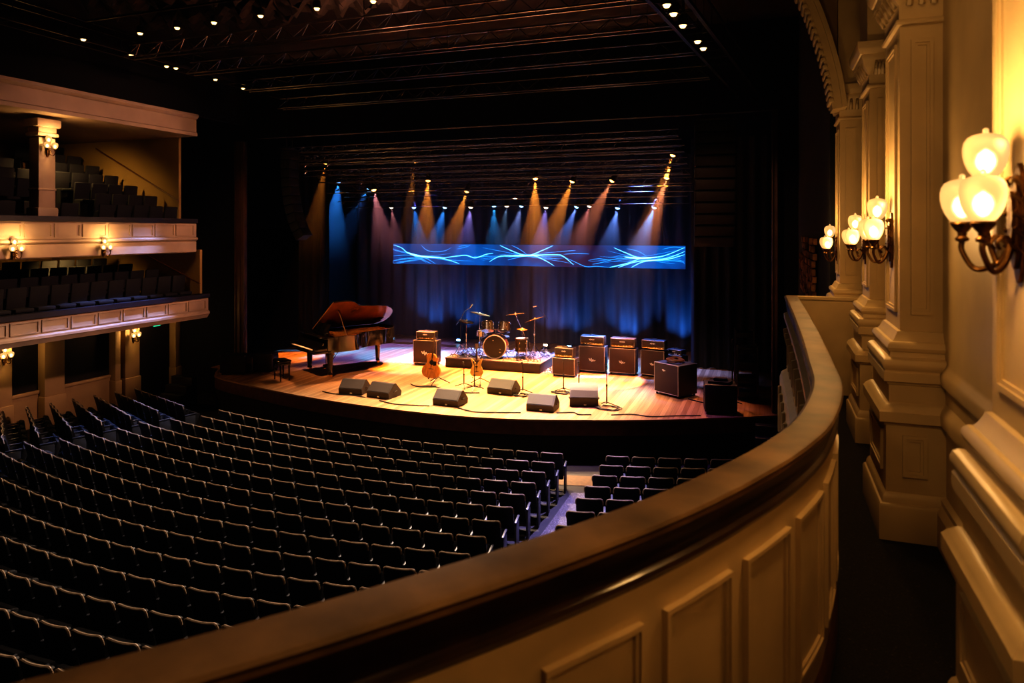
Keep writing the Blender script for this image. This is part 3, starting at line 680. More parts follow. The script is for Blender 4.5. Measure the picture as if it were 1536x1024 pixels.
# balcony chairs: one small mesh each
bc = MB().box((0, -.20, .66), (.50, .07, .62), T_((0, 0, 0), (-.12, 0, 0)), .03).box((0, .02, .42), (.48, .40, .10), None, .03).box((-.24, 0, .2), (.04, .3, .4)).box((.24, 0, .2), (.04, .3, .4))
bproto = tag(bc.build('balcony_chair', 'seat_fabric'), 'x', 'chair', 'x'); first = True
def bchair(x, y, z, lb, grp):
    global first
    if first: o = bproto; first = False
    else: o = bproto.copy(); C.objects.link(o)
    o.location = (x, y, z); o.rotation_euler = (0, 0, -PI/2); o['label'] = lb; o['group'] = grp
for nm, x0, z0, n, tread, rise, ya, grp in (('upper', -17.42, -.27, 7, .85, .35, 17.35, 'chairs on the upper left balcony'), ('lower', -17.25, -2.45, 4, .95, .17, 17.55, 'chairs on the lower left balcony')):
    for k in range(n):
        zt = z0+rise*k; y = ya-.25-(k*.16 if nm == 'lower' else 0.); i = 0
        while y > 10.6:
            if nm == 'upper' and (14.1 < y-.2*k+.4 < 15.1 or (k < 2 and 12.4 < y < 13.6)): y -= .57; continue
            x = x0-tread*(k+.5)+.1; u, v, tt = proj(x, y, zt+.9)
            if u < -15: break
            bchair(x, y, zt+.005, 'dark chair on the %s left balcony, %s row up, %s from the stage end' % (nm, ORD[k], ORD[i]), grp); i += 1; y -= .57
# column with lamp between beam and upper balcony
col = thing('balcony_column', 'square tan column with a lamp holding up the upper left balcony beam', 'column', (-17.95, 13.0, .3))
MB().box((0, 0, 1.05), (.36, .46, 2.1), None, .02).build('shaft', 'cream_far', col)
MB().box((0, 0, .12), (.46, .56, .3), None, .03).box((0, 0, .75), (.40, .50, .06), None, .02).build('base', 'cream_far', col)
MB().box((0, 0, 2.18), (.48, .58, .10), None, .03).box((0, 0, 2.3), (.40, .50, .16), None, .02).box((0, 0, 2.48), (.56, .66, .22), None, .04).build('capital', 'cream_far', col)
G2 = 'small sconces on the left side'
sconce((-17.765, 13.0, 2.12), 0, 'small lit sconce on the column of the upper left balcony', G2, False, 3.6)
sconce((-17.195, 11.73, -.52), 0, 'small lit sconce under the upper left balcony front, nearer the photo edge', G2, False, 3.6)
sconce((-17.195, 14.17, -.54), 0, 'small lit sconce under the upper left balcony front, farther towards the stage', G2, False, 3.6)
sconce((-20.345, 17.91, -3.65), 0, 'small lit sconce on the pilaster left of the green exit sign', G2, False, 3.6)
sconce((-20.345, 13.62, -3.62), 0, 'small lit sconce on the ground floor pilaster at the far left edge', G2, False, 3.6)
for o in bpy.data.objects:
    if o.get('group') == G2: o.scale = (1.2, 1.2, 1.2)
# ground floor side wall
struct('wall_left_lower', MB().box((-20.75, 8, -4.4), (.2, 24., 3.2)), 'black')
for ya, yb, lb in ((13.3, 13.86, 'lit tan pilaster at the far left photo edge'), (14.81, 15.45, 'tan pilaster between the two dark wall bays'), (17.22, 17.42, 'slim tan pilaster edge beside the lamp pilaster'), (17.60, 18.18, 'tan pilaster carrying the lamp by the exit'), (19.72, 19.98, 'tan pilaster right of the dark exit doorway')):
    t = thing('wall_pilaster', lb, 'pilaster', (-20.5, (ya+yb)/2, FL), 0, 'pilasters under the lower left balcony'); d = yb-ya
    MB().box((0, 0, 1.55), (.3, d, 3.1), None, .02).build('shaft', 'tan_pale', t); MB().box((.02, 0, .45), (.34, d+.06, .9), None, .03).build('base', 'tan_pale', t)
for ya, yb, lb in ((15.45, 17.22, 'tan dado rail along the wide dark bay'), (13.86, 14.81, 'tan dado rail along the narrow dark bay')):
    tag(MB().box((-20.6, (ya+yb)/2, FL+1.05), (.12, yb-ya, .10), None, .02).box((-20.62, (ya+yb)/2, FL+.5), (.06, yb-ya, 1.)).build('dado_rail', 'tan_pale'), lb, 'dado rail', 'dado rails under the lower left balcony')
ex = thing('exit_sign', 'small green lit sign above the dark doorway at left', 'sign', (-20.5, 19.0, -3.40))
MB().box((0, 0, 0), (.06, .34, .12), None, .01).build('case', 'black', ex); MB().box((.035, 0, 0), (.01, .30, .085)).build('lit_face', 'exit_green', ex)

# ------------------------------------------------------------------ stalls seats
SEATS = []
KC = .021
def rail_v(u):
    P = [(-200, 1060), (0, 1014), (384, 925), (700, 840), (860, 782), (1000, 735), (1090, 690), (1152, 650)]
    for (a, b), (c, d) in zip(P, P[1:]):
        if a <= u <= c: return b+(d-b)*(u-a)/(c-a)
    return 0
PITCH = .56
NR = 15
for r in range(NR):
    y0 = 14.92-.645*r
    x = -4.62; i = 0
    xl = -14.25-(.31*r)
    while x > xl:
        y = y0+KC*(x+8.5)**2; SEATS.append(('c', r, i, x, y, math.atan(2*KC*(x+8.5)))); i += 1; x -= PITCH/math.sqrt(1+(2*KC*(x+8.5))**2)
    x = -3.2; i = 0
    while x < -.2 and r < 13:
        y = y0+KC*(x+8.5)**2; SEATS.append(('r', r, i, x, y, math.atan(2*KC*(x+8.5)))); i += 1; x += PITCH/math.sqrt(1+(2*KC*(x+8.5))**2)
for r in range(9):
    ax, ay = -15.85-.235*r, 15.75-.66*r; th = math.radians(-20-2.2*r)
    for i in range(6): SEATS.append(('l', r, i, ax-.56*i*math.cos(th), ay-.56*i*math.sin(th), th))
keep = []
for s in SEATS:
    u, v, t = proj(s[3], s[4], FL+.92)
    if t > .5 and -30 < u < 1160 and v < rail_v(u)+4 and v < 1030: keep.append((t, s))
keep.sort(key=lambda q: q[0])
print('SEATS', len(keep))
def seat_geo():
    """local: floor at 0, looking along +Y"""
    g = {}
    m = MB(); n = 8; vs = []; fs = []
    rings = [(.36, -.10, .235), (.60, -.155, .245), (.84, -.215, .25), (.885, -.226, .243), (.905, -.231, .22)]
    for z, y, hw in rings:
        for k in range(n+1):
            q = -1+2*k/n; cv = .03*(1-q*q)
            vs.append((q*hw, y-cv, z))
        for k in range(n, -1, -1):
            q = -1+2*k/n; cv = .03*(1-q*q)
            vs.append((q*hw, y-cv+.06, z))
    w_ = 2*(n+1)
    for i in range(len(rings)-1):
        for k in range(w_): fs.append((i*w_+k, i*w_+(k+1) % w_, (i+1)*w_+(k+1) % w_, (i+1)*w_+k))
    fs += [tuple(range(w_-1, -1, -1)), tuple((len(rings)-1)*w_+k for k in range(w_))]
    g['backrest'] = m.add(vs, fs)
    pts = [(-.249, -.208, .80), (-.249, -.222, .86), (-.232, -.232, .902)]+[(q*.21, -.234-.028*(1-q*q), .915) for q in (-1, -.6, -.2, .2, .6, 1)]+[(.232, -.232, .902), (.249, -.222, .86), (.249, -.208, .80)]
    pts = [(x, y+.012, z) for x, y, z in pts]
    g['top_highlight'] = MB().tube(pts, .017, 6)  # pale strip added to draw the lit top edge of each back
    g['cushion'] = MB().box((0, .05, .44), (.44, .13, .40), T_((0, 0, 0), (-.32, 0, 0)), .03)
    g['armrest'] = MB().box((.28, .02, .615), (.045, .34, .035), T_((0, 0, 0), (.05, 0, 0)), .01)
    g['side_panel'] = MB().box((.28, -.02, .29), (.035, .30, .58), None, .01)
    return g
SG = seat_geo(); SM = {'backrest': 'seat_shell', 'top_highlight': 'seat_edge_lit', 'cushion': 'seat_fabric', 'armrest': 'seat_side', 'side_panel': 'seat_side'}
def slabel(b, r, i):
    if b == 'c': return 'black theatre seat in the centre block, %s row from the stage, %s from the aisle' % (ORD[r], ORD[i])
    if b == 'r': return 'black theatre seat right of the aisle, %s row from the stage, %s from the aisle' % (ORD[r], ORD[i])
    return 'black theatre seat in the side block, %s row from the stage, %s from the aisle' % (ORD[r], ORD[i])
near = keep[:300]; far = keep[300:]
inview = set(q[1] for q in keep)
for s in SEATS:          # seats the balcony front hides from here still stand in the hall
    u, v, t = proj(s[3], s[4], FL+.92)
    if s not in inview and t > .5 and -500 < u < 1500: far.append((t, s))
sp_ = None
for t, (b, r, i, x, y, rz) in near:
    if sp_ is None:
        sp_ = thing('theatre_seat', slabel(b, r, i), 'seat', (x, y, FL), rz, 'rows of stalls seats')
        back = SG['backrest'].build('backrest', 'seat_shell', sp_); SG['top_highlight'].build('top_highlight', 'seat_edge_lit', back)
        for k in ('cushion', 'armrest', 'side_panel'): SG[k].build(k, SM[k], sp_)
    else: dup(sp_, (x, y, FL), rz, slabel(b, r, i))
fm = MB(); order = ['seat_shell', 'seat_edge_lit', 'seat_fabric', 'seat_side']
for t, (b, r, i, x, y, rz) in far:
    for k, g in SG.items():
        fm.cur = order.index(SM[k]); fm.add(g.v, g.f, T_((x, y, FL), (0, 0, rz)))
o = fm.build('distant_theatre_seats', order); tag(o, 'rows of black theatre seats farthest back towards the side wall', 'seats', kind='stuff')
# aisle runner and front gangway
ai = MB(); P0 = [(-4.18, 15.2), (-4.16, 13.2), (-4.20, 11.), (-4.3, 8.)]; P1 = [(-3.6, 15.4), (-3.52, 13.4), (-3.46, 11.2), (-3.4, 8.)]
for a, b, c, d in zip(P0, P0[1:], P1[1:], P1): ai.add([(*a, FL+.012), (*b, FL+.012), (*c, FL+.012), (*d, FL+.012)], [(0, 1, 2, 3)])
tag(ai.build('aisle_carpet', 'purple_carpet'), 'flecked aisle carpet lit bluish between the seat blocks', 'carpet')
tag(MB().add([(-4.6, 15.6, FL+.01), (-3.2, 15.9, FL+.01), (-3.0, 16.6, FL+.01), (-4.9, 16.2, FL+.01)], [(0, 1, 2, 3)]).build('gangway_floor', 'oak_trim'), 'bare tan floor patch between aisle and stage front', 'floor patch')
la = MB(); L0 = [(-15.6, 15.9), (-16.3, 13.8), (-17.6, 10.5)]; L1 = [(-14.95, 15.6), (-15.6, 13.4), (-16.9, 10.4)]
for a, b, c, d in zip(L0, L0[1:], L1[1:], L1): la.add([(*a, FL+.012), (*b, FL+.012), (*c, FL+.012), (*d, FL+.012)], [(0, 1, 2, 3)])
tag(la.build('aisle_carpet', 'purple_carpet'), 'flecked aisle carpet between centre block and left side block', 'carpet')

# ------------------------------------------------------------------ grand piano
pn = thing('grand_piano', 'black concert grand piano with raised lid showing an amber inside', 'piano', (-14.58, 19.45, ST), math.radians(-30))
pn.scale = (1.34, 1.40, 1.34)
OUT = [(-.74, .30), (.74, .30), (.74, .98), (.69, 1.12), (.55, 1.26), (.44, 1.44), (.39, 1.70), (.35, 2.0), (.25, 2.27), (.02, 2.48), (-.30, 2.57), (-.58, 2.52), (-.70, 2.42), (-.74, 2.25)]
def smooth_out(P, n=4): return [(p.x, p.y) for p in catmull([(x, y, 0) for x, y in P[2:]], n)]
BODY = [(-.74, .30), (.74, .30)]+smooth_out(OUT)
rim = MB(); k = len(BODY); inner = []
cx, cy = -.15, 1.2
for x, y in BODY: inner.append((x-.045*(1 if x > 0 else -1)*min(1, abs(x)/.2), y-(.045 if y > 2.2 else 0)))
vs = [(x, y, .62) for x, y in BODY]+[(x, y, 1.0) for x, y in BODY]+[(x, y, 1.0) for x, y in inner]+[(x, y, .90) for x, y in inner]
fs = []
for a, b in ((0, 1), (1, 2), (2, 3)):
    for i in range(k): fs.append((a*k+i, a*k+(i+1) % k, b*k+(i+1) % k, b*k+i))
fs.append(tuple(range(k-1, -1, -1)))
rm = rim.add(vs, fs).build('case', 'gloss_black', pn)
MB().add([(x, y, .905) for x, y in inner], [tuple(range(k))]).build('soundboard', 'amber_wood', pn)
pl = MB()
for i in range(9):
    x = -.62+i*.14; y1 = 2.35 if x < -.1 else (2.1 if x < .12 else (1.55 if x < .35 else 1.15)); pl.tube([(x, .55, .945), (x-.1 if x > -.5 else x, y1, .945)], .016, 5)
pl.tube([(-.66, .55, .95), (.66, .55, .95)], .03, 6).tube([(-.66, 1.0, .94), (.60, .86, .94)], .022, 6)
pl.build('iron_plate', 'gold_plate', pn)
st = MB()
for i in range(44):
    x = -.64+i*.029; y1 = 2.38 if x < -.2 else (2.1 if x < .12 else (1.5 if x < .35 else 1.05)); st.tube([(x, .6, .935), (x*.9-.04, y1, .935)], .002, 3, cap=False)
st.build('strings', 'brass', pn)
kb = MB().box((0, .18, .655), (1.48, .44, .07), None, .01).box((-.70, .12, .73), (.08, .34, .12), None, .02).box((.70, .12, .73), (.08, .34, .12), None, .02).box((0, -.03, .68), (1.40, .025, .06), None, .006)
kb.build('key_bed', 'gloss_black', pn)
wk = MB()
for i in range(52): wk.box((-.635+i*(1.27/51), .055, .705), (.0232, .15, .022))
kk = wk.build('white_keys', 'ivory', pn)
bkm = MB(); j = 0
for i in range(51):
    if i % 7 in (1, 4): continue
    bkm.box((-.635+(i+.5)*(1.27/51), .085, .722), (.012, .095, .016))
bkm.build('black_keys', 'gloss_black', kk)
MB().add([(-.66, .135, .715), (.66, .135, .715), (.66, .22, .86), (-.66, .22, .86), (-.66, .24, .86), (.66, .24, .86), (.66, .24, .715), (-.66, .24, .715)], [(0, 1, 2, 3), (3, 2, 5, 4), (4, 5, 6, 7), (0, 7, 6, 1), (0, 3, 4, 7), (1, 6, 5, 2)]).box((0, .37, .98), (1.48, .32, .03), None, .008).build('fallboard', 'gloss_black', pn)
ds = MB().box((0, 0, .13), (.74, .018, .26), T_((-.08, .50, 1.0), (-.32, 0, 0)), .004).box((0, -.03, .01), (.74, .05, .015), T_((-.08, .50, 1.0)), .003)
ds.build('music_desk', 'gloss_black', pn)
A = math.radians(33)
LID = [(x, y) for x, y in BODY if y > .5]; LID = [(-.74, .56), (.74, .56)]+LID
vs = [(x+.74, y, 0) for x, y in LID]; n = len(LID)
lidM = T_((-.74, 0, 1.015), (0, -A, 0))
ld = MB().add([(x*1.0, y, 0.) for x, y, z in vs]+[(x, y, .022) for x, y, z in vs], [tuple(range(n, 2*n))]+[(i, (i+1) % n, n+(i+1) % n, n+i) for i in range(n)], lidM).build('lid', 'gloss_black', pn)
MB().add([(x, y, -.002) for x, y, z in vs], [tuple(range(n-1, -1, -1))], lidM).build('lid_underside', 'lid_inner', ld)
MB().tube([(.02, .555, .01), (1.47, .555, .01)], .014, 6, lidM).build('lid_edge_highlight', 'yellow_wood', ld)  # pale strip painting the highlight on the glossy lid edge
MB().box((.74, .78, .036), (1.46, .42, .02), lidM, .004).build('folded_flap', 'gloss_black', ld)
MB().tube([(.69, .80, 1.0), (-.74+1.05*math.cos(A), .84, 1.015+1.05*math.sin(A))], .014, 6).build('lid_prop', 'walnut_lit', pn)
for x, y in ((-.60, .42), (.60, .42), (-.30, 2.15)):
    lg = MB().lathe([(.10, .62), (.105, .56), (.085, .52), (.075, .48), (.062, .30), (.05, .12), (.058, .09), (.05, .075)], 12).build('leg', 'gloss_black', pn, (x, y, 0))
    MB().box((0, 0, .055), (.05, .03, .03)).lathe([(.0001, -.015), (.035, -.015), (.035, .015), (.0001, .015)], 12, T_((0, .02, .035), (0, PI/2, 0))).build('caster', 'brass', lg)
ly = MB().box((0, .62, .16), (.26, .14, .07), None, .015)
for x in (-.08, .08): ly.tube([(x, .62, .19), (x*1.3, .62, .62)], .014, 6)
ly.tube([(0, .66, .18), (0, 1.0, .62)], .008, 5); l = ly.build('pedal_lyre', 'gloss_black', pn)
for x in (-.07, 0, .07): MB().box((x, .52, .13), (.03, .14, .012), None, .004).build('pedal', 'brass', l)
bench = thing('piano_bench', 'small black padded bench at the keyboard end of the piano', 'bench', (-14.85, 18.72, ST), math.radians(-30))
MB().box((0, 0, .62), (.62, .40, .09), None, .03).build('cushion', 'gloss_black', bench); MB().box((0, 0, .54), (.58, .36, .07), None, .01).build('apron', 'gloss_black', bench)
for x in (-.25, .25):
    for y in (-.14, .14): MB().tube([(x, y, .52), (x, y, .0)], [.035, .024], 8).build('leg', 'gloss_black', bench)
MB().box((0, 0, .15), (.5, .03, .03)).build('stretcher', 'gloss_black', bench)

# ------------------------------------------------------------------ amplifiers
def squiggle(mb, cx, z, s, y):
    pts = [(cx-.5*s, z+.25*s), (cx-.3*s, z-.1*s), (cx-.15*s, z+.3*s), (cx-.05*s, z-.25*s), (cx+.12*s, z+.12*s), (cx+.25*s, z-.12*s), (cx+.5*s, z+.02*s)]
    mb.tube(catmull([(a, y, b) for a, b in pts], 4), .012*s/.2, 5)
def amp_cab(name, loc, rz, w, h, d, label, cat='amplifier', ex=0., ez=.0, es=.2, group=None, piping=True):
    t = thing(name, label, cat, loc, rz, group)
    MB().box((0, 0, h/2+.04), (w, d, h-.04), None, .02).build('cabinet', 'tolex', t)
    MB().box((0, -d/2-.006, h/2+.05), (w*.93, .02, h*.90), None, .006).build('grille_cloth', 'grille', t)
    if piping:
        m = MB(); a, b, y = w*.475, h*.93/2, -d/2-.012; c = h/2+.05
        m.tube([(-a, y, c-b), (a, y, c-b), (a, y, c+b), (-a, y, c+b), (-a, y, c-b)], .011, 5); m.build('piping', 'piping', t)
    if es:
        m = MB(); squiggle(m, ex, h/2+ez, es, -d/2-.022); m.build('emblem', 'emblem', t)
    for x in (-1, 1):
        for y in (-1, 1): MB().lathe([(.025, 0), (.03, .02), (.03, .05)], 8).build('foot', 'rubber', t, (x*(w/2-.06), y*(d/2-.06), 0))
    for x in (-1, 1): MB().tube([(x*(w/2+.004), -.09, h*.6), (x*(w/2+.02), -.05, h*.6), (x*(w/2+.02), .05, h*.6), (x*(w/2+.004), .09, h*.6)], .01, 5).build('handle', 'steel_dark', t)
    m = MB()
    for x in (-1, 1):
        for y in (-1, 1): m.box((x*(w/2-.02), y*(d/2-.02), h+.005), (.05, .05, .035), None, .01)
    m.build('corner_guards', 'steel', t); return t
def amp_head(loc, rz, w, h, d, label, panel='brass', group=None):
    t = thing('guitar_amplifier', label, 'amplifier', loc, rz, group)
    MB().box((0, 0, h/2+.012), (w, d, h-.024), None, .025).build('case', 'tolex', t)
    MB().box((0, -d/2-.004, h*.62), (w*.90, .014, h*.5), None, .004).build('grille', 'grille', t)
    p = MB().box((0, -d/2-.006, h*.22), (w*.88, .016, h*.22), None, .004).build('control_panel', panel, t)
    for i in range(8): MB().lathe([(.014, 0), (.012, .02), (.0001, .022)], 8, T_((-w*.38+i*w*.108, -d/2-.014, h*.22), (PI/2, 0, 0))).build('knob', 'ivory' if i % 3 else 'black', p)
    m = MB()
    for k in range(5): m.box((-w*.10+k*w*.045, -d/2-.014, h*.64), (w*.028, .006, h*(.12+.05*(k % 2))), None, .002)
    m.build('nameplate', 'emblem', t)
    m = MB(); a, b = w*.47, h*.40; y = -d/2-.006; c = h*.5+.012
    m.tube([(-a, y, c-b), (a, y, c-b), (a, y, c+b), (-a, y, c+b), (-a, y, c-b)], .009, 5); m.build('piping', 'piping', t)
    MB().tube([(-.10, 0, h), (-.09, 0, h+.03), (.09, 0, h+.03), (.10, 0, h)], .012, 6).build('handle', 'rubber', t)
    return t
GA = 'amplifier cabinets on stage'; GH = 'amplifier heads on the cabinets'
E1 = .01
def stack(x, y, rz, cw, ch, hw, hh, lab_c, lab_h, **kw):
    amp_cab('amplifier_cabinet', (x, y, ST), rz, cw, ch, .42, lab_c, group=GA, **kw)
    amp_head((x, y, ST+ch+.035), rz, hw, hh, .32, lab_h, group=GH)
stack(-11.65, 22.72, .10, .92, .86, .74, .30, 'dark amplifier cabinet with script emblem behind the acoustic guitar', 'amplifier head on the cabinet behind the acoustic guitar', ex=.02, es=.28)
stack(-6.40, 22.52, -.05, .80, .58, .66, .34, 'low amplifier cabinet just right of the drum platform', 'worn amplifier head on the low cabinet right of the drums', es=0)
stack(-5.68, 23.45, .0, .92, .88, .84, .33, 'tall amplifier cabinet, left one of the three in a line', 'amplifier head on the left cabinet of the three in a line', ex=.02, es=.22)
stack(-4.63, 23.45, -.04, .90, .86, .84, .33, 'tall amplifier cabinet, middle one of the three in a line', 'amplifier head on the middle cabinet of the three in a line', ex=.0, es=.2)
stack(-3.60, 23.45, -.16, .82, .86, .80, .32, 'tall amplifier cabinet, right one of the three in a line', 'amplifier head on the right cabinet of the three in a line', ex=.0, es=.16)
stack(-2.95, 24.1, -.45, .62, .62, .55, .18, 'amplifier cabinet half hidden behind the big angled one', 'flat amplifier head on the half-hidden cabinet', es=0)
amp_cab('amplifier_cabinet', (-2.62, 21.1, ST), math.radians(-34), .95, .92, .80, 'large angled amplifier cabinet nearest the right wing with cables on top', group=GA, ex=-.08, ez=.28, es=.12)
cb = MB(); rn = random.Random(4)
for i in range(7):
    a = rn.uniform(0, 6.28); pts = [(-2.62+.24*math.cos(a+q*.9)+rn.uniform(-.05, .05), 21.1+.24*math.sin(a+q*.9)+rn.uniform(-.05, .05), ST+.965+.012*(q % 3)+i*.012) for q in range(8)]
    cb.tube(catmull(pts, 4), .014, 5)
tag(cb.build('coiled_cable', 'oak_trim'), 'brownish coiled cable lying on top of the large angled amplifier', 'cable')
# small stage boxes in the dark corners
amp_cab('speaker_box', (-1.25, 19.45, ST), .15, .82, .76, .6, 'dark loudspeaker box at the right front corner of the stage', 'loudspeaker', es=0, group='dark boxes at the stage corners', piping=False)
amp_cab('speaker_box', (-17.0, 19.05, ST), .35, .85, .62, .6, 'dark loudspeaker box at the left front corner of the stage', 'loudspeaker', es=0, group='dark boxes at the stage corners', piping=False)
amp_cab('speaker_box', (-16.35, 19.75, ST), .2, .70, .60, .5, 'dark loudspeaker box behind the left corner box', 'loudspeaker', es=0, group='dark boxes at the stage corners', piping=False)
bg = MB(); bg.prism([(-.3, -.2), (.25, -.22), (.32, .1), (.1, .24), (-.26, .18)], 0, .06).prism([(-.16, -.1), (.2, -.1), (.16, .12), (-.1, .12)], .06, .13)
tag(bg.build('folded_cloth', 'velvet', None, (-1.25, 19.45, ST+.785)), 'dark folded cloth on the right corner loudspeaker box', 'cloth')
# rolling rack at right wing
for x, y, h, lb in ((-.62, 21.3, 1.5, 'dark equipment rack in the right wing beside the post'), (-.75, 23.0, 1.7, 'dark equipment rack deeper in the right wing')):
    t = thing('equipment_rack', lb, 'rack', (x, y, ST), .1, 'equipment racks in the right wing')
    for dx in (-.27, .27):
        for dy in (-.25, .25): MB().box((dx, dy, h/2+.06), (.05, .05, h), None, .008).build('upright', 'steel_dark', t)
    for k in range(4): MB().box((0, 0, .15+k*(h-.15)/3.2), (.56, .5, .16), None, .01).build('equipment_unit', 'black_satin', t)
    for dx in (-.24, .24):
        for dy in (-.2, .2): MB().lathe([(.0001, -.02), (.05, -.02), (.05, .02), (.0001, .02)], 10, T_((dx, dy, .05), (0, PI/2, 0))).build('caster', 'rubber', t)

# ------------------------------------------------------------------ wedge monitors
def wedge(loc, rz, w, label, prof=None):
    t = thing('floor_monitor', label, 'loudspeaker', loc, rz, 'wedge floor monitors along the stage front')
    prof = prof or [(0, 0), (-.02, .17), (.24, .40), (.34, .40), (.62, .13), (.60, 0)]
    M = Matrix(((0, 0, 1, 0), (1, 0, 0, 0), (0, 1, 0, 0), (0, 0, 0, 1)))
    body = MB().prism(prof, -w/2, w/2, M).build('cabinet', 'wedge_skin', t)
    (a, b), (c, d) = prof[1], prof[2]; q = MB()
    for s0, s1 in ((.06, .94),):
        p0 = (a+(c-a)*s0, b+(d-b)*s0); p1 = (a+(c-a)*s1, b+(d-b)*s1); nx, nz = -(d-b), (c-a); l = math.hypot(nx, nz); nx /= l; nz /= l
        vs = []
        for e in (-.004, .010):
            for (yy, zz) in (p0, p1):
                for x in (-w*.46, w*.46): vs.append((x, yy+nx*e, zz+nz*e))
        q.add(vs, [(0, 1, 3, 2), (4, 6, 7, 5), (0, 4, 5, 1), (2, 3, 7, 6), (0, 2, 6, 4), (1, 5, 7, 3)])
    q.build('top_panel', 'wedge_grille', t)
    (a, b), (c, d) = prof[3], prof[4]; g = MB(); vs = []
    for e in (0., .012):
        for f_ in (.06, .94):
            for x in (-w*.45, w*.45): vs.append((x, a+(c-a)*f_+e*.7, b+(d-b)*f_+e*.7))
    g.add(vs, [(0, 1, 3, 2), (4, 6, 7, 5), (0, 4, 5, 1), (2, 3, 7, 6), (0, 2, 6, 4), (1, 5, 7, 3)]); g.build('grille', 'wedge_grille', t)
    for s2 in (-1, 1): MB().tube([(s2*(w/2+.003), .22, .16), (s2*(w/2+.03), .24, .18), (s2*(w/2+.03), .36, .18), (s2*(w/2+.003), .38, .16)], .013, 6).build('handle', 'steel_dark', t)
    MB().box((.03, -.022, .05), (.07, .012, .04), None, .004).build('badge', 'emblem', t)
    return t
wedge((-11.61, 17.72, ST), .12, .74, 'wedge monitor at the stage front, leftmost, below the piano tail')
wedge((-10.62, 17.62, ST), -.10, .78, 'wedge monitor touching distance right of the leftmost one')
wedge((-8.4, 17.48, ST), -.04, .78, 'wedge monitor at the stage edge below the acoustic guitar')
wedge((-7.49, 19.25, ST), -.10, .80, 'wedge monitor set back on stage in front of the drum platform')
wedge((-5.78, 17.84, ST), .02, .76, 'wedge monitor at the stage edge below the right of the drums')
wedge((-4.80, 18.75, ST), .25, .78, 'faceted rounded monitor lying tilted beside the tall microphone stand', [(0, .0), (-.03, .24), (.14, .42), (.40, .56), (.66, .24), (.60, 0)])

# ------------------------------------------------------------------ guitars and stands
def tripod_feet(mb, r, n=3, h=.10, a0=.3, rr=.012):
    for i in range(n):
        a = a0+2*PI*i/n; mb.tube([(0, 0, h), (r*.5*math.cos(a), r*.5*math.sin(a), h*.55), (r*math.cos(a), r*math.sin(a), rr)], rr, 6)
def guitar_body(pts, n=5): return [(p.x, p.y) for p in catmull([(x, y, 0) for x, y in pts+[pts[0]]], n)][:-1]
AG = [(0, -.52), (-.16, -.50), (-.29, -.42), (-.335, -.28), (-.29, -.14), (-.20, -.03), (-.175, .05), (-.20, .15), (-.21, .24), (-.15, .315), (-.05, .32), (.05, .31), (.11, .25), (.15, .19), (.205, .20), (.20, .10), (.175, .04), (.20, -.03), (.29, -.14), (.335, -.28), (.29, -.42), (.16, -.50)]
def guitar(name, loc, rz, lean, tilt, s, body, mtl, depth, label, neck, hole=True):
    t = thing(name, label, 'guitar', loc, 0, None, (lean, tilt, rz)); t.scale = (s, s, s)
    V = Matrix(((1, 0, 0, 0), (0, 0, -1, 0), (0, 1, 0, .54), (0, 0, 0, 1)))     # body plane upright, face to -Y
    b = MB().prism(body, -depth/2, depth/2, V).build('body', mtl, t)
    if hole:
        MB().lathe([(.0001, 0), (.085, 0), (.085, .004), (.0001, .004)], 20, V @ T_((0, .02, depth/2))).build('sound_hole', 'black', b)
        MB().prism([(.06, -.10), (.17, -.06), (.17, .06), (.09, .08)], depth/2, depth/2+.005, V).build('pickguard', 'drum_dark', b)
    else: MB().box((0, -.02, depth/2+.008), (.09, .05, .015), V, .004).box((0, .08, depth/2+.008), (.09, .05, .015), V, .004).build('pickup', 'black', b)
    MB().box((0, -.20, depth/2+.008), (.18, .03, .016), V, .004).build('bridge', 'neck_wood', b)
    nk = MB().box((0, .26+neck/2-.08, depth/2+.004), (.055, neck, .026), V, .006).build('neck', 'neck_wood', t)
    MB().prism([(-.035, .26+neck-.10), (.035, .26+neck-.10), (.05, .26+neck+.10), (-.05, .26+neck+.10)], depth/2-.012, depth/2+.010, V).build('headstock', 'neck_wood', nk)
    m = MB()
    for x in (-1, 1):
        for k in range(3): m.lathe([(.008, 0), (.014, .01), (.008, .03)], 6, V @ T_((x*.055, .26+neck-.05+k*.055, depth/2), (0, x*PI/2, 0)))
    m.build('tuning_pegs', 'chrome', nk)
    m = MB()
    for k in range(6): m.tube([(-.018+k*.0072, -.20, depth/2+.022), (-.018+k*.0072, .26+neck-.06, depth/2+.022)], .0016, 3, V)
    m.build('strings', 'chrome', t); return t
guitar('acoustic_guitar', (-9.98, 19.70, ST+.20), .12, -.10, .08, .90, guitar_body(AG), 'amber_wood', .12, 'amber acoustic guitar with a cutaway leaning upright on a stand', .55)
gs = thing('guitar_stand', 'black tripod stand holding the amber acoustic guitar', 'stand', (-9.86, 19.92, ST))
m = MB(); tripod_feet(m, .40, 3, .22, .5, .015); m.build('tripod', 'steel_dark', gs); MB().tube([(0, 0, .2), (0.0, .04, .72)], .016, 6).build('pole', 'steel_dark', gs)
for x in (-.16, .10): MB().tube([(x*.2, 0, .26), (x, -.08, .235), (x, -.30, .205), (x, -.32, .24)], .012, 6).build('cradle_arm', 'rubber', gs)
SGB = [(0, -.36), (-.15, -.35), (-.235, -.24), (-.20, -.08), (-.155, .02), (-.18, .14), (-.215, .27), (-.13, .21), (-.05, .12), (0, .10), (.05, .12), (.13, .21), (.215, .27), (.18, .14), (.155, .02), (.20, -.08), (.235, -.24), (.15, -.35)]
guitar('electric_guitar', (-8.58, 20.10, ST+.13), .10, -.16, -.05, .88, guitar_body(SGB), 'yellow_wood', .05, 'yellow double-horned electric guitar on a stand in front of the drum platform', .42, False)
gs2 = thing('guitar_stand', 'dark tripod stand holding the yellow electric guitar', 'stand', (-8.55, 20.32, ST))
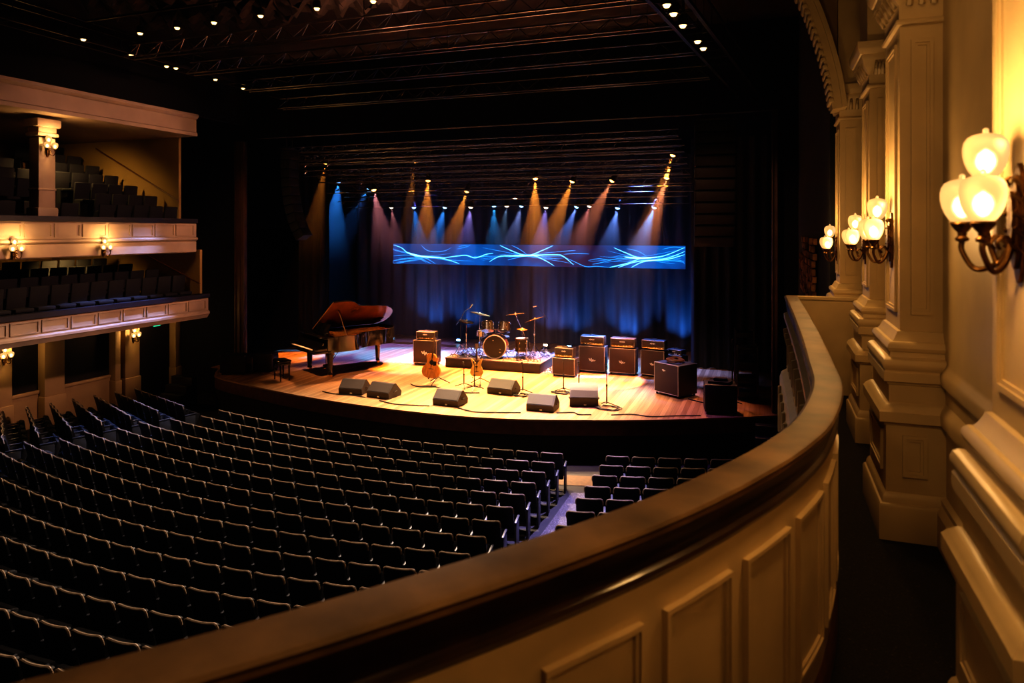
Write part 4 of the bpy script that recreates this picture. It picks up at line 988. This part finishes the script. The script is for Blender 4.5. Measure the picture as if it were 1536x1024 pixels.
m = MB(); tripod_feet(m, .34, 3, .2, .9, .014); m.build('tripod', 'steel_dark', gs2); MB().tube([(0, 0, .18), (0, .03, .7)], .014, 6).build('pole', 'steel_dark', gs2)
for x in (-.13, .09): MB().tube([(x*.2, 0, .3), (x, -.08, .275), (x, -.32, .255), (x, -.34, .29)], .011, 6).build('cradle_arm', 'rubber', gs2)
def mic_stand(x, y, h, label, boom=None, a0=.4, r=.30):
    t = thing('microphone_stand', label, 'microphone stand', (x, y, ST), 0, 'microphone stands on stage')
    m = MB(); tripod_feet(m, r, 3, .13, a0, .013); m.build('tripod', 'steel_dark', t)
    MB().tube([(0, 0, .09), (0, 0, h*.55)], .019, 8).tube([(0, 0, h*.5), (0, 0, h)], .012, 8).build('pole', 'steel_dark', t)
    MB().lathe([(.022, h*.53), (.028, h*.54), (.028, h*.58), (.02, h*.59)], 10).build('clutch', 'rubber', t)
    tip = Vector((0, -.06, h+.05))
    if boom: tip = Vector(boom); MB().tube([tip*-.25+Vector((0, 0, h*1.25)), (0, 0, h), tip], .010, 6).build('boom_arm', 'steel_dark', t)
    k = MB().lathe([(.012, -.16), (.018, -.02), (.024, 0), (.028, .02), (.026, .05), (.012, .062), (.0001, .064)], 12, T_(tip, (.9, 0, .3))); k.build('microphone', 'rubber', t); return t
mic_stand(-6.89, 19.62, .86, 'short microphone stand right of the set-back wedge monitor')
mic_stand(-5.80, 20.2, .92, 'microphone stand in front of the low amplifier cabinet', a0=1.2)
mic_stand(-4.21, 18.95, 1.05, 'tallest microphone stand right of the faceted monitor, in front of the amplifiers', a0=.1, r=.36)
mic_stand(-5.42, 20.55, .80, 'microphone stand just behind the faceted monitor', a0=.8)
mic_stand(-8.42, 19.55, .80, 'thin microphone stand in front of the yellow electric guitar', a0=.7)
mic_stand(-8.86, 19.75, .72, 'microphone stand just left of the yellow electric guitar', a0=1.)
mic_stand(-.98, 20.35, 1.75, 'tall dark microphone stand behind the right corner loudspeaker', a0=.6)

# cables on the stage floor
CBL = [([(-12.6, 17.75), (-12.1, 17.6), (-11.5, 17.62), (-11.0, 17.55)], 'black cable lying left of the leftmost wedge monitor'),
       ([(-10.4, 17.35), (-9.8, 17.15), (-9.3, 17.2), (-8.8, 17.3)], 'black cable snaking between the left wedges and the stage edge'),
       ([(-8.0, 17.4), (-7.4, 17.15), (-6.8, 17.3), (-6.2, 17.5)], 'black cable running to the wedge below the right of the drums'),
       ([(-5.3, 17.8), (-4.9, 18.0), (-4.7, 17.85), (-4.4, 17.95)], 'black cable tail right of the stage edge wedge'),
       ([(-3.9, 18.1), (-3.4, 18.35), (-2.9, 18.3), (-2.3, 18.6), (-1.7, 18.85)], 'black cable running towards the right corner loudspeaker'),
       ([(-10.6, 19.55), (-10.2, 19.3), (-9.7, 19.45), (-9.4, 19.3)], 'black cable at the foot of the acoustic guitar stand'),
       ([(-9.1, 19.2), (-8.6, 19.05), (-8.1, 19.2)], 'black cable below the yellow electric guitar'),
       ([(-2.2, 20.6), (-1.8, 20.3), (-1.5, 20.2)], 'black cable trailing from the large angled amplifier')]
for pts, lb in CBL: tag(MB().tube(catmull([(x, y, ST+.016) for x, y in pts], 6), .016, 6).build('cable', 'rubber'), lb, 'cable', 'cables on the stage floor')
for cx, cy, rr, lb in ((-4.15, 18.75, .34, 'tangle of black cable at the foot of the tallest microphone stand'), (-6.9, 19.35, .26, 'tangle of black cable by the short microphone stand'), (-5.85, 20.05, .26, 'tangle of black cable in front of the low amplifier')):
    rn = random.Random(int(cx*100)); pts = []
    for q in range(22): pts.append((cx+rr*(1+.3*math.sin(q*1.7))*math.cos(q*.95+rn.uniform(-.2, .2)), cy+.6*rr*math.sin(q*.95+rn.uniform(-.2, .2)), ST+.015+.012*(q % 3)))
    tag(MB().tube(catmull(pts, 4), .013, 5).build('cable', 'rubber'), lb, 'cable', 'cables on the stage floor')

# ------------------------------------------------------------------ drum riser and drums
RZ = ST+.34
rs = thing('drum_platform', 'low black platform with a pale edge under the drums', 'platform', (-9.05, 23.55, ST))
MB().box((0, 0, .165), (3.52, 2.1, .33), None, .01).build('skirt', 'stage_dark', rs); MB().box((0, 0, .32), (3.56, 2.14, .04), None, .008).build('deck', 'purple_carpet', rs)
def drum(parent, name, r, h, T, heads=True, shell='drum_shell', lugs=8, bottom='drum_head'):
    sh = MB().lathe([(r, -h/2), (r, h/2)], 28, T).build(name, shell, parent)
    m = MB()
    for z in (-h/2, h/2): m.lathe([(r+.002, z-.014), (r+.016, z-.014), (r+.016, z+.014), (r-.006, z+.018), (r-.012, z+.010), (r+.002, z)], 28, T)
    m.build('hoop', 'chrome', sh)
    m = MB()
    for i in range(lugs):
        a = 2*PI*i/lugs; m.box((0, 0, 0), (.022, .022, min(.08, h*.35)), T @ T_(((r+.012)*math.cos(a), (r+.012)*math.sin(a), h*.22), (0, 0, a)), .005)
        m.box((0, 0, 0), (.022, .022, min(.08, h*.35)), T @ T_(((r+.012)*math.cos(a), (r+.012)*math.sin(a), -h*.22), (0, 0, a)), .005)
    m.build('lugs', 'chrome', sh)
    if heads:
        MB().lathe([(.0001, h/2+.003), (r-.004, h/2+.003), (r-.004, h/2-.002)], 28, T).build('batter_head', 'drum_head', sh)
        MB().lathe([(.0001, -h/2-.003), (r-.004, -h/2-.003), (r-.004, -h/2+.002)], 28, T).build('resonant_head', bottom, sh)
    return sh
bd = thing('bass_drum', 'large bass drum with dark front head and two rack toms mounted above', 'drum', (-9.10, 23.05, RZ), math.radians(10))
KR = .40
T = T_((0, 0, KR+.02), (PI/2, 0, 0)); s1 = drum(bd, 'shell', KR, .52, T, False)
MB().lathe([(.0001, .262), (KR-.02, .262), (KR-.01, .25)], 32, T).build('front_head', 'drum_dark', s1)
MB().lathe([(KR-.012, .255), (KR+.022, .255), (KR+.022, .285), (KR-.012, .285), (KR-.012, .255)], 32, T).build('front_hoop', 'piping', s1)
m = MB()
squiggle(m, .20, -.17+KR, .07, -.27); m.box((-.05, -.268, KR+.24), (.04, .006, .02)).box((.2, -.268, KR-.06), (.05, .006, .015)); m.build('head_emblem', 'emblem', s1)
for sx in (-1, 1): MB().tube([(sx*.36, -.15, .30), (sx*.50, -.26, .02)], .011, 6).build('spur', 'chrome', bd)
MB().tube([(0, -.02, .82), (0, -.02, 1.02)], .018, 8).tube([(-.22, -.02, 1.0), (.22, -.02, 1.0)], .012, 6).build('tom_mount', 'chrome', bd)
for x, rx in ((-.30, -.10), (.30, .06)):
    drum(bd, 'rack_tom', .205, .30, T_((x, .0, 1.09), (-.42, rx, 0)), lugs=6, shell='drum_dark', bottom='yellow_wood')
ft = thing('floor_tom', 'dark floor tom standing right of the bass drum', 'drum', (-8.22, 23.35, RZ)); drum(ft, 'shell', .25, .44, T_((0, 0, .46)), shell='drum_dark')
for i in range(3):
    a = .4+i*2.1; MB().tube([(.272*math.cos(a), .272*math.sin(a), .52), (.285*math.cos(a), .285*math.sin(a), .02)], .010, 6).build('leg', 'chrome', ft)
def cstand(name, label, x, y, h, cyms, lean=(0, 0), r=.30, a0=.3, base=RZ):
    t = thing(name, label, 'cymbal', (x, y, base), 0, 'cymbals of the drum kit')
    m = MB(); tripod_feet(m, r, 3, .42, a0, .012); m.build('tripod', 'chrome', t)
    top = Vector((lean[0], lean[1], h)); mid = Vector((0, 0, h*.6))
    MB().tube([(0, 0, .12), mid], .015, 8).tube([mid, top], .010, 6).build('pole', 'chrome', t); MB().lathe([(.024, h*.56), (.03, h*.58), (.03, h*.62), (.02, h*.63)], 8).build('clutch', 'chrome', t)
    for dz, rad, rx, ry in cyms:
        MB().lathe([(.0001, .045), (.03, .042), (.055, .022), (.07, .016), (rad*.6, .006), (rad, -.010), (rad, -.013), (rad*.6, .001), (.05, .012), (.0001, .036)], 32, Matrix.Translation(top+Vector((0, 0, dz))) @ Euler((rx, ry, 0)).to_matrix().to_4x4()).build('cymbal', 'brass', t)
    MB().lathe([(.012, 0), (.012, .05), (.0001, .055)], 8, Matrix.Translation(top+Vector((0, 0, .03)))).build('wing_nut', 'chrome', t); return t
cstand('crash_cymbal', 'tilted brass crash cymbal above the left rack tom', -10.02, 23.75, 1.46, [(0, .37, -.10, .20)], (.10, -.2), a0=.9)
cstand('crash_cymbal', 'tilted brass crash cymbal above the right rack tom', -8.38, 23.8, 1.52, [(0, .36, -.08, -.16)], (-.12, -.4), a0=.2)
cstand('hi_hat', 'pair of closed hi-hat cymbals on a tripod stand left of the drums', -10.38, 23.35, 1.2, [(0, .27, -.03, .16), (-.035, .27, -.03, .16)], a0=.5)
cstand('ride_cymbal', 'steeply tilted ride cymbal at the right end of the drums', -7.85, 23.6, 1.36, [(0, .38, -.05, -.34)], (.05, -.1), a0=.1)
cstand('splash_cymbal', 'small flat cymbal low beside the ride cymbal', -7.98, 23.15, 1.05, [(0, .20, .05, .05)], (-.15, -.05), a0=.6)
sn = thing('snare_drum', 'shallow snare drum on a chrome basket stand left of the bass drum', 'drum', (-9.85, 23.55, RZ)); drum(sn, 'shell', .19, .15, T_((0, 0, .76), (.06, 0, 0)), shell='chrome', lugs=8)
m = MB(); tripod_feet(m, .27, 3, .36, .2, .011); m.tube([(0, 0, .2), (0, 0, .62)], .013, 6)
for i in range(3): a = .3+i*2.1; m.tube([(0, 0, .58), (.19*math.cos(a), .19*math.sin(a), .67), (.215*math.cos(a), .215*math.sin(a), .70)], .008, 5)
m.build('basket_stand', 'chrome', sn)
th = thing('drum_stool', 'round black drum stool behind the bass drum', 'stool', (-9.2, 24.2, RZ)); MB().lathe([(.0001, .60), (.16, .60), (.18, .57), (.17, .51), (.0001, .50)], 18).build('seat', 'rubber', th)
m = MB(); tripod_feet(m, .25, 3, .3, .2, .013); m.tube([(0, 0, .2), (0, 0, .5)], .018, 6); m.build('tripod', 'chrome', th)
bm_ = thing('boom_microphone', 'microphone on a long curved boom arm rising left of the cymbals', 'microphone stand', (-10.72, 23.6, RZ))
m = MB(); tripod_feet(m, .28, 3, .3, .2, .012); m.build('tripod', 'chrome', bm_); MB().tube([(0, 0, .15), (0, 0, 1.1)], .014, 6).build('pole', 'steel_dark', bm_)
MB().tube(catmull([(-.2, .05, 1.0), (0, 0, 1.24), (.18, -.02, 1.52), (.40, -.02, 1.66)], 5), .013, 6).build('boom_arm', 'chrome', bm_); MB().tube([(.38, -.02, 1.65), (.50, -.03, 1.80)], [.02, .032], 8).build('microphone', 'chrome', bm_)
om = thing('boom_microphone', 'microphone on a boom arm rising behind the ride cymbal', 'microphone stand', (-7.62, 24.1, RZ))
m = MB(); tripod_feet(m, .26, 3, .3, .7, .012); m.build('tripod', 'chrome', om); MB().tube([(0, 0, .15), (0, 0, 1.35)], .013, 6).build('pole', 'steel_dark', om)
MB().tube([(.1, .05, 1.3), (-.28, -.1, 1.78)], .011, 6).build('boom_arm', 'steel_dark', om); MB().tube([(-.28, -.1, 1.78), (-.40, -.14, 1.74)], [.02, .03], 8).build('microphone', 'chrome', om)
# glinting clutter of clamps and leads over the platform
m = MB(); rn = random.Random(11)
for i in range(230):
    x = rn.uniform(-1.68, 1.68); y = rn.uniform(-.95, .95); a = rn.uniform(0, PI); l = rn.uniform(.04, .16); z = RZ+.012
    if abs(x+.05) < .5 and y < .1: continue
    m.cur = rn.choice((0, 0, 1, 2)); X, Y = -9.05+x, 23.55+y
    m.tube([(X-l*math.cos(a), Y-l*math.sin(a), z), (X, Y, z+rn.uniform(.01, .10)), (X+l*math.cos(a), Y+l*math.sin(a), z)], rn.uniform(.006, .013), 5)
tag(m.build('hardware_clutter', ['chrome', 'rubber', 'piping']), 'glinting clutter of clips, clamps and leads strewn over the drum platform', 'clutter', kind='stuff')
m = MB(); rn = random.Random(12)
for i in range(60):
    X = rn.uniform(-7.2, -6.85); Y = rn.uniform(22.45, 23.8); a = rn.uniform(0, PI); l = rn.uniform(.05, .14); m.cur = rn.choice((0, 1, 2))
    m.tube([(X-l*math.cos(a), Y-l*math.sin(a), ST+.012), (X, Y, ST+.03+rn.uniform(0, .08)), (X+l*math.cos(a), Y+l*math.sin(a), ST+.012)], rn.uniform(.007, .013), 5)
tag(m.build('lead_clutter', ['chrome', 'rubber', 'piping']), 'glinting heap of leads on the stage floor right of the drum platform', 'clutter', kind='stuff')

# floor uplights at the backdrop
uplens = {'b': 'lens_blue', 'w': 'lens_white'}
UP = [(-14.2, 27.2, 'b', BLU, 1.2, 'blue floor lamp at the backdrop, left of the amplifier behind the guitar'), (-12.5, 27.3, 'b', BLU, 1., 'blue floor lamp at the backdrop between that amplifier and the drums'), (-8.6, 27.3, 'w', (.25, .4, 1.), .8, 'warm white floor lamp at the backdrop right of the drums'),
      (-7.6, 27.3, 'b', BLU, .8, 'small blue floor lamp behind the low amplifier'), (-5.4, 27.4, 'b', BLU, 1.4, 'blue floor lamp hidden behind the line of amplifiers'), (-3.15, 27.3, 'b', BLU, 1.5, 'blue floor lamp at the backdrop, rightmost')]
for i, (x, y, k, col, pw, lb) in enumerate(UP):
    t = thing('floor_lamp', lb, 'floor lamp', (x, y, ST), 0, 'floor lamps along the backdrop')
    MB().box((0, .06, .14), (.26, .14, .18), None, .02).build('housing', 'black_satin', t); MB().box((0, -.015, .15), (.17, .02, .08), None, .006).build('lens', uplens[k], t)
    MB().box((0, .05, .02), (.34, .2, .04), None, .01).build('base', 'steel_dark', t)
    light('SPOT', (x, y+.25, ST+.30), col, 18*pw, (x, y+1.15, ST+1.9), 96, 1., .04, .6)

# ------------------------------------------------------------------ light of the stage and the house
WARM = (1., .67, .34)
K = 1.0
for x, y, z, tx, ty, an, pw, col in ((-8.2, 22.5, 2.1, -7.4, 19.5, 56, 1200, WARM), (-5.2, 22.4, 2.1, -5.2, 19.8, 46, 880, WARM), (-11.0, 22.4, 2.1, -10.0, 19.3, 46, 650, (1., .56, .26)),
                             (-13.4, 23., 2.0, -13.4, 20.2, 40, 330, (1., .48, .24)), (-8.8, 24.2, 1.2, -9.0, 23.2, 46, 480, (1., .60, .40)), (-2.6, 22.4, 2.1, -2.4, 19.8, 40, 200, (1., .42, .20))):
    light('SPOT', (x, y, z), col, pw*K, (tx, ty, ST), an, .8, .10, 0.)
for x, tx, ty, pw, col in ((-9.2, -9.0, 23.2, 620, (1., .60, .38)), (-5.2, -4.4, 22.5, 480, (1., .56, .38)), (-11.2, -13.6, 21.5, 520, (1., .48, .22))):
    light('SPOT', (x, 12.3, 4.2), col, pw, (tx, ty, ST+.4), 30, .8, .12, 0.)
# purple-blue washes
light('SPOT', (-12.5, 25.6, 2.4), (.16, .16, 1.), 700, (-13.6, 24.2, ST), 60, .9, .1, 0.); light('SPOT', (-4.4, 25.4, 2.4), (.14, .26, 1.), 800, (-4.2, 23.9, ST), 60, .9, .1, 0.)
light('SPOT', (-7.0, 19.0, 3.2), (.55, .25, 1.), 260, (-3.6, 18.3, ST), 45, .9, .1, 0.)
# aisle, side block, seats
light('SPOT', (-3.6, 18.4, 3.6), (.50, .42, 1.), 1300, (-3.85, 13.2, FL), 24, .6, .1, 0.)
light('SPOT', (-15.2, 17.8, 4.0), (.30, .42, 1.), 700, (-16.8, 12.8, FL), 34, .7, .1, 0.)
light('SPOT', (-9., 19.0, 3.9), (1., .76, .58), 900, (-9., 11., FL), 95, .7, .3, 0.)
light('SPOT', (-6., 9.5, 5.0), (1., .74, .52), 160, (-6.5, 8.5, FL), 100, .9, .3, 0.)
for tx in (-14., -9.5, -5.): light('SPOT', (tx, 22.0, -3.2), (1., .5, .28), 330, (tx, 22.3, 3.), 62, 1., .3, 0.)  # added upward spots without fixtures, in place of floor bounce onto the trusses
for tx, py in ((-17.5, 19.9), (.1, 19.9)): light('SPOT', (tx*.5-4, 13.5, 3.6), (1., .5, .3), 55, (tx, py, -.5), 34, .9, .2, 0.)  # unseen spots added to brighten the two stage posts
light('SPOT', (-5., 15.0, 1.5), (1., .5, .32), 30, (-6., 15.6, 4.6), 120, .9, .3, 0.)  # unseen spot added to warm the hall truss chords
# glow of warm light into the ceiling and on the left balcony fronts
light('SPOT', (-8., 13.6, 2.6), (1., .45, .26), 70, (-9., 12.4, 5.6), 120, .9, .3, 0.)
light('SPOT', (-3.0, 17., 4.2), (1., .52, .36), 560, (-17.2, 14.5, .3), 42, .8, .3, 0.)
light('SPOT', (-19.8, 14.6, 2.75), (1., .62, .22), 45, (-20.6, 15.8, .6), 130, .9, .2, 0.); light('SPOT', (-19.8, 15.2, -.75), (1., .60, .20), 32, (-20.8, 15.8, -2.2), 140, .9, .2, 0.)
# unseen point lamps added to brighten the near pedestal, handrail and right wall
light('POINT', (.42, .9, .25), (1., .59, .24), 1.3, size=.08, vol=0.)
light('POINT', (-.75, 1.25, .75), (1., .66, .34), 2.2, size=.15, vol=0.)
light('POINT', (.45, 3.8, 1.9), (1., .59, .24), .8, size=.1, vol=0.)

# ------------------------------------------------------------------ world, haze, camera
wd = bpy.data.worlds.new('hall_air'); bpy.context.scene.world = wd; wd.use_nodes = True; nt = wd.node_tree
nt.nodes['Background'].inputs[0].default_value = (.25, .28, .4, 1); nt.nodes['Background'].inputs[1].default_value = .0015
vs_ = nt.nodes.new('ShaderNodeVolumeScatter'); vs_.inputs['Density'].default_value = .014; vs_.inputs['Color'].default_value = (1, 1, 1, 1); vs_.inputs['Anisotropy'].default_value = 0.
ge = nt.nodes.new('ShaderNodeNewGeometry'); sx = nt.nodes.new('ShaderNodeSeparateXYZ'); mr = nt.nodes.new('ShaderNodeMapRange'); mr.interpolation_type = 'SMOOTHSTEP'
# the haze hangs as a layer under the rig and thins out downwards
for i_, v_ in ((1, 4.3), (2, 6.6), (3, .0012), (4, .014)): mr.inputs[i_].default_value = v_
nt.links.new(ge.outputs['Position'], sx.inputs[0]); nt.links.new(sx.outputs[2], mr.inputs[0]); nt.links.new(mr.outputs[0], vs_.inputs['Density'])
wd.cycles.volume_step_size = 2.0; bpy.context.scene.cycles.volume_max_steps = 32
nt.links.new(vs_.outputs[0], nt.nodes['World Output'].inputs['Volume'])
cam = bpy.data.cameras.new('camera'); co = bpy.data.objects.new('camera', cam); C.objects.link(co)
co.location = (0, 0, 0); co.rotation_euler = (PI/2, 0, PSI); cam.sensor_width = 36; cam.lens = FPX/1536*36; cam.shift_y = -168/1536; cam.clip_end = 200; cam.clip_start = .05
cam.dof.use_dof = True; cam.dof.focus_distance = 17; cam.dof.aperture_fstop = 2.8
sc = bpy.context.scene; sc.camera = co
sc.view_settings.view_transform = 'Standard'; sc.view_settings.look = 'High Contrast'; sc.view_settings.exposure = .35
sc.cycles.use_adaptive_sampling = True; sc.cycles.adaptive_threshold = .06; sc.cycles.light_sampling_threshold = .03
sc.cycles.max_bounces = 5; sc.cycles.diffuse_bounces = 2; sc.cycles.glossy_bounces = 3; sc.cycles.volume_bounces = 0; sc.cycles.transmission_bounces = 6
sc.cycles.sample_clamp_indirect = 4.; sc.cycles.sample_clamp_direct = 40.; sc.cycles.use_denoising = True; sc.cycles.caustics_reflective = False; sc.cycles.caustics_refractive = False
# lift everything so that the stalls floor is at zero
for o in list(bpy.data.objects):
    if o.parent is None: o.location.z += EYE
